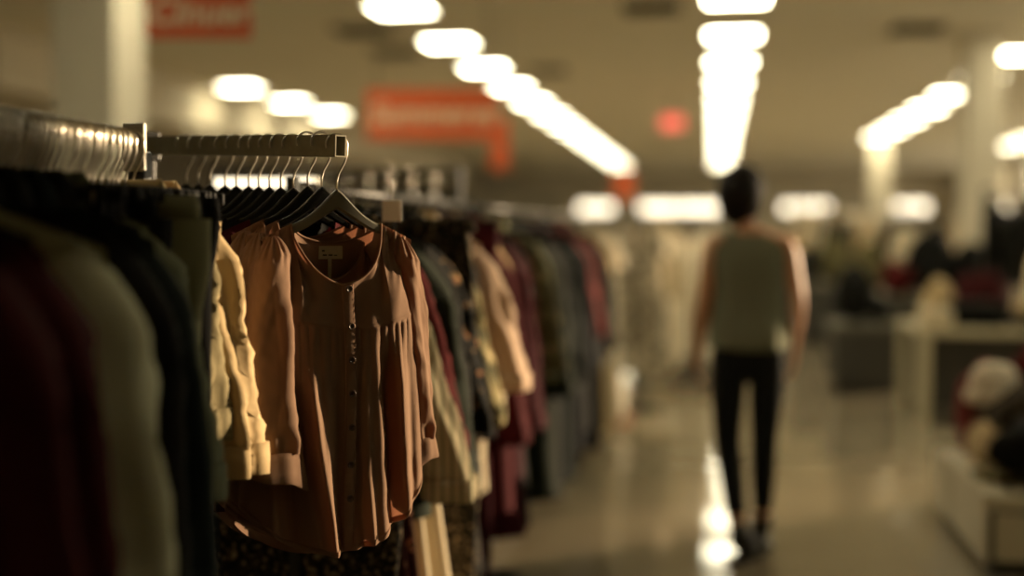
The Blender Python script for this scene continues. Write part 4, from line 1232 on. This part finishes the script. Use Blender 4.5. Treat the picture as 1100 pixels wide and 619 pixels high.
    for z, a, b, cy in ((.905, .172, .128, .0), (.91, .176, .132, 0), (.97, .170, .128, 0), (1.06, .158, .112, .0), (1.15, .160, .112, .004), (1.24, .168, .120, .008), (1.31, .170, .112, .006), (1.355, .160, .094, .002), (1.385, .128, .080, .003), (1.408, .088, .070, .008), (1.418, .070, .062, .012), (1.414, .066, .058, .012)):
        f = .006 * np.sin(th * 7 + z * 9) * sst(1.2, .95, z) + .004 * np.sin(th * 11 - z * 20) * sst(1.25, 1.0, z)
        rings.append(np.stack([-.004 + (a + f) * np.sign(np.cos(th)) * np.abs(np.cos(th)) ** .8, cy + (b + f) * np.sin(th), 0 * th + z + .008 * np.sin(th * 2 + 1) * sst(1.0, .9, z)], -1))
    R_ = np.array(rings)
    zz = np.linspace(0, len(rings) - 1, 45); lo = np.floor(zz).astype(int).clip(0, len(rings) - 2); fr = (zz - lo)[:, None, None]
    R_ = R_[lo] * (1 - fr) + R_[lo + 1] * fr
    MB().grid(R_, closed=True).build('sleeveless_top', K['top_grey'], t)
    # jeans
    JJ = {}; BB = []
    def jj(n, v, r, par=None):
        JJ[n] = (tuple(v), r)
        if par: BB.append((par, n))
    jj('p', (0, -.004, .915), (.150, .116)); jj('w', (-.002, 0, 1.0), (.138, .102), 'p')
    for n, (hp, kn, an) in LEG.items():
        hp, kn, an = Vector(hp), Vector(kn), Vector(an)
        jj('h' + n, hp, (.098, .102), 'p'); jj('t' + n, hp.lerp(kn, .45), .082, 'h' + n); jj('k' + n, kn, .061, 't' + n)
        jj('c' + n, kn.lerp(an, .3) + Vector((0, -.012, 0)), .060, 'k' + n); jj('s' + n, kn.lerp(an, .7), .049, 'c' + n); jj('a' + n, kn.lerp(an, .86), .044, 's' + n)
    link('jeans', skin_mesh('jeans', JJ, BB, 'p', .007), K['jeans'], t)
    # ankle boots
    for n, (hp, kn, an) in LEG.items():
        an = Vector(an); s = -1 if n == 'l' else 1
        lift = .0
        jb = {}; b2 = []
        yaw = -.55 if n == 'l' else .15
        fd = Vector((-math.sin(yaw) * -1 * (-1), math.cos(yaw), 0))
        jb['top'] = (tuple(an + Vector((0, .0, .075))), .048); jb['ank'] = (tuple((an.x, an.y, .095)), .047); jb['heel'] = ((an.x - fd.x * .02, an.y - .035 * fd.y, .055), .040)
        jb['mid'] = ((an.x + fd.x * .07, an.y + fd.y * .07, .055), (.042, .040)); jb['ball'] = ((an.x + fd.x * .125, an.y + fd.y * .125, .040), (.043, .028)); jb['toe'] = ((an.x + fd.x * .175, an.y + fd.y * .175, .034), (.030, .020))
        b2 = [('ank', 'top'), ('ank', 'heel'), ('ank', 'mid'), ('mid', 'ball'), ('ball', 'toe')]
        bo = link('boot', skin_mesh('boot', jb, b2, 'ank', .006), MT['leather'], t)
        sl = MB(); q = [(-.055, .034), (-.03, .040), (.04, .036), (.11, .046), (.16, .040), (.20, .018)]
        ot = [(a, w) for a, w in q] + [(a, -w) for a, w in q[::-1]]
        sx = Vector((fd.y, -fd.x, 0))
        vb = [tuple(Vector((an.x, an.y, 0)) + fd * a + sx * w) for a, w in ot]; k = len(vb)
        sl.add(vb + [(x, y, .022) for x, y, z in vb], [tuple(range(k))[::-1], tuple(range(k, 2 * k))] + [(i, (i + 1) % k, (i + 1) % k + k, i + k) for i in range(k)])
        hx = Vector((an.x, an.y, 0)) - fd * .03
        sl.build('sole', MT['leather'], bo, smooth=False)
cl('top_grey', (130, 132, 110), trans=.06); cl('jeans', (34, 36, 36), trans=.0)
woman()

# ------------------------------------------------------------------ light
wd = D.worlds.new('world'); SC.world = wd; wd.use_nodes = True
bg = wd.node_tree.nodes['Background']; bg.inputs['Color'].default_value = (1, .86, .62, 1); bg.inputs['Strength'].default_value = 4.0
sun = D.lights.new('sun', 'SUN'); sun.energy = 12; sun.angle = .012; sun.color = (1, .74, .46)
so = D.objects.new('sun', sun); C.objects.link(so)
sd = Vector((.785, .62, .13)).normalized()
so.rotation_euler = sd.to_track_quat('Z', 'Y').to_euler()
so.location = (20, 12, 8)

SC.view_settings.view_transform = 'Standard'
SC.view_settings.look = 'None'
SC.view_settings.gamma = 1
SC.view_settings.use_curve_mapping = False
SC.view_settings.exposure = 0
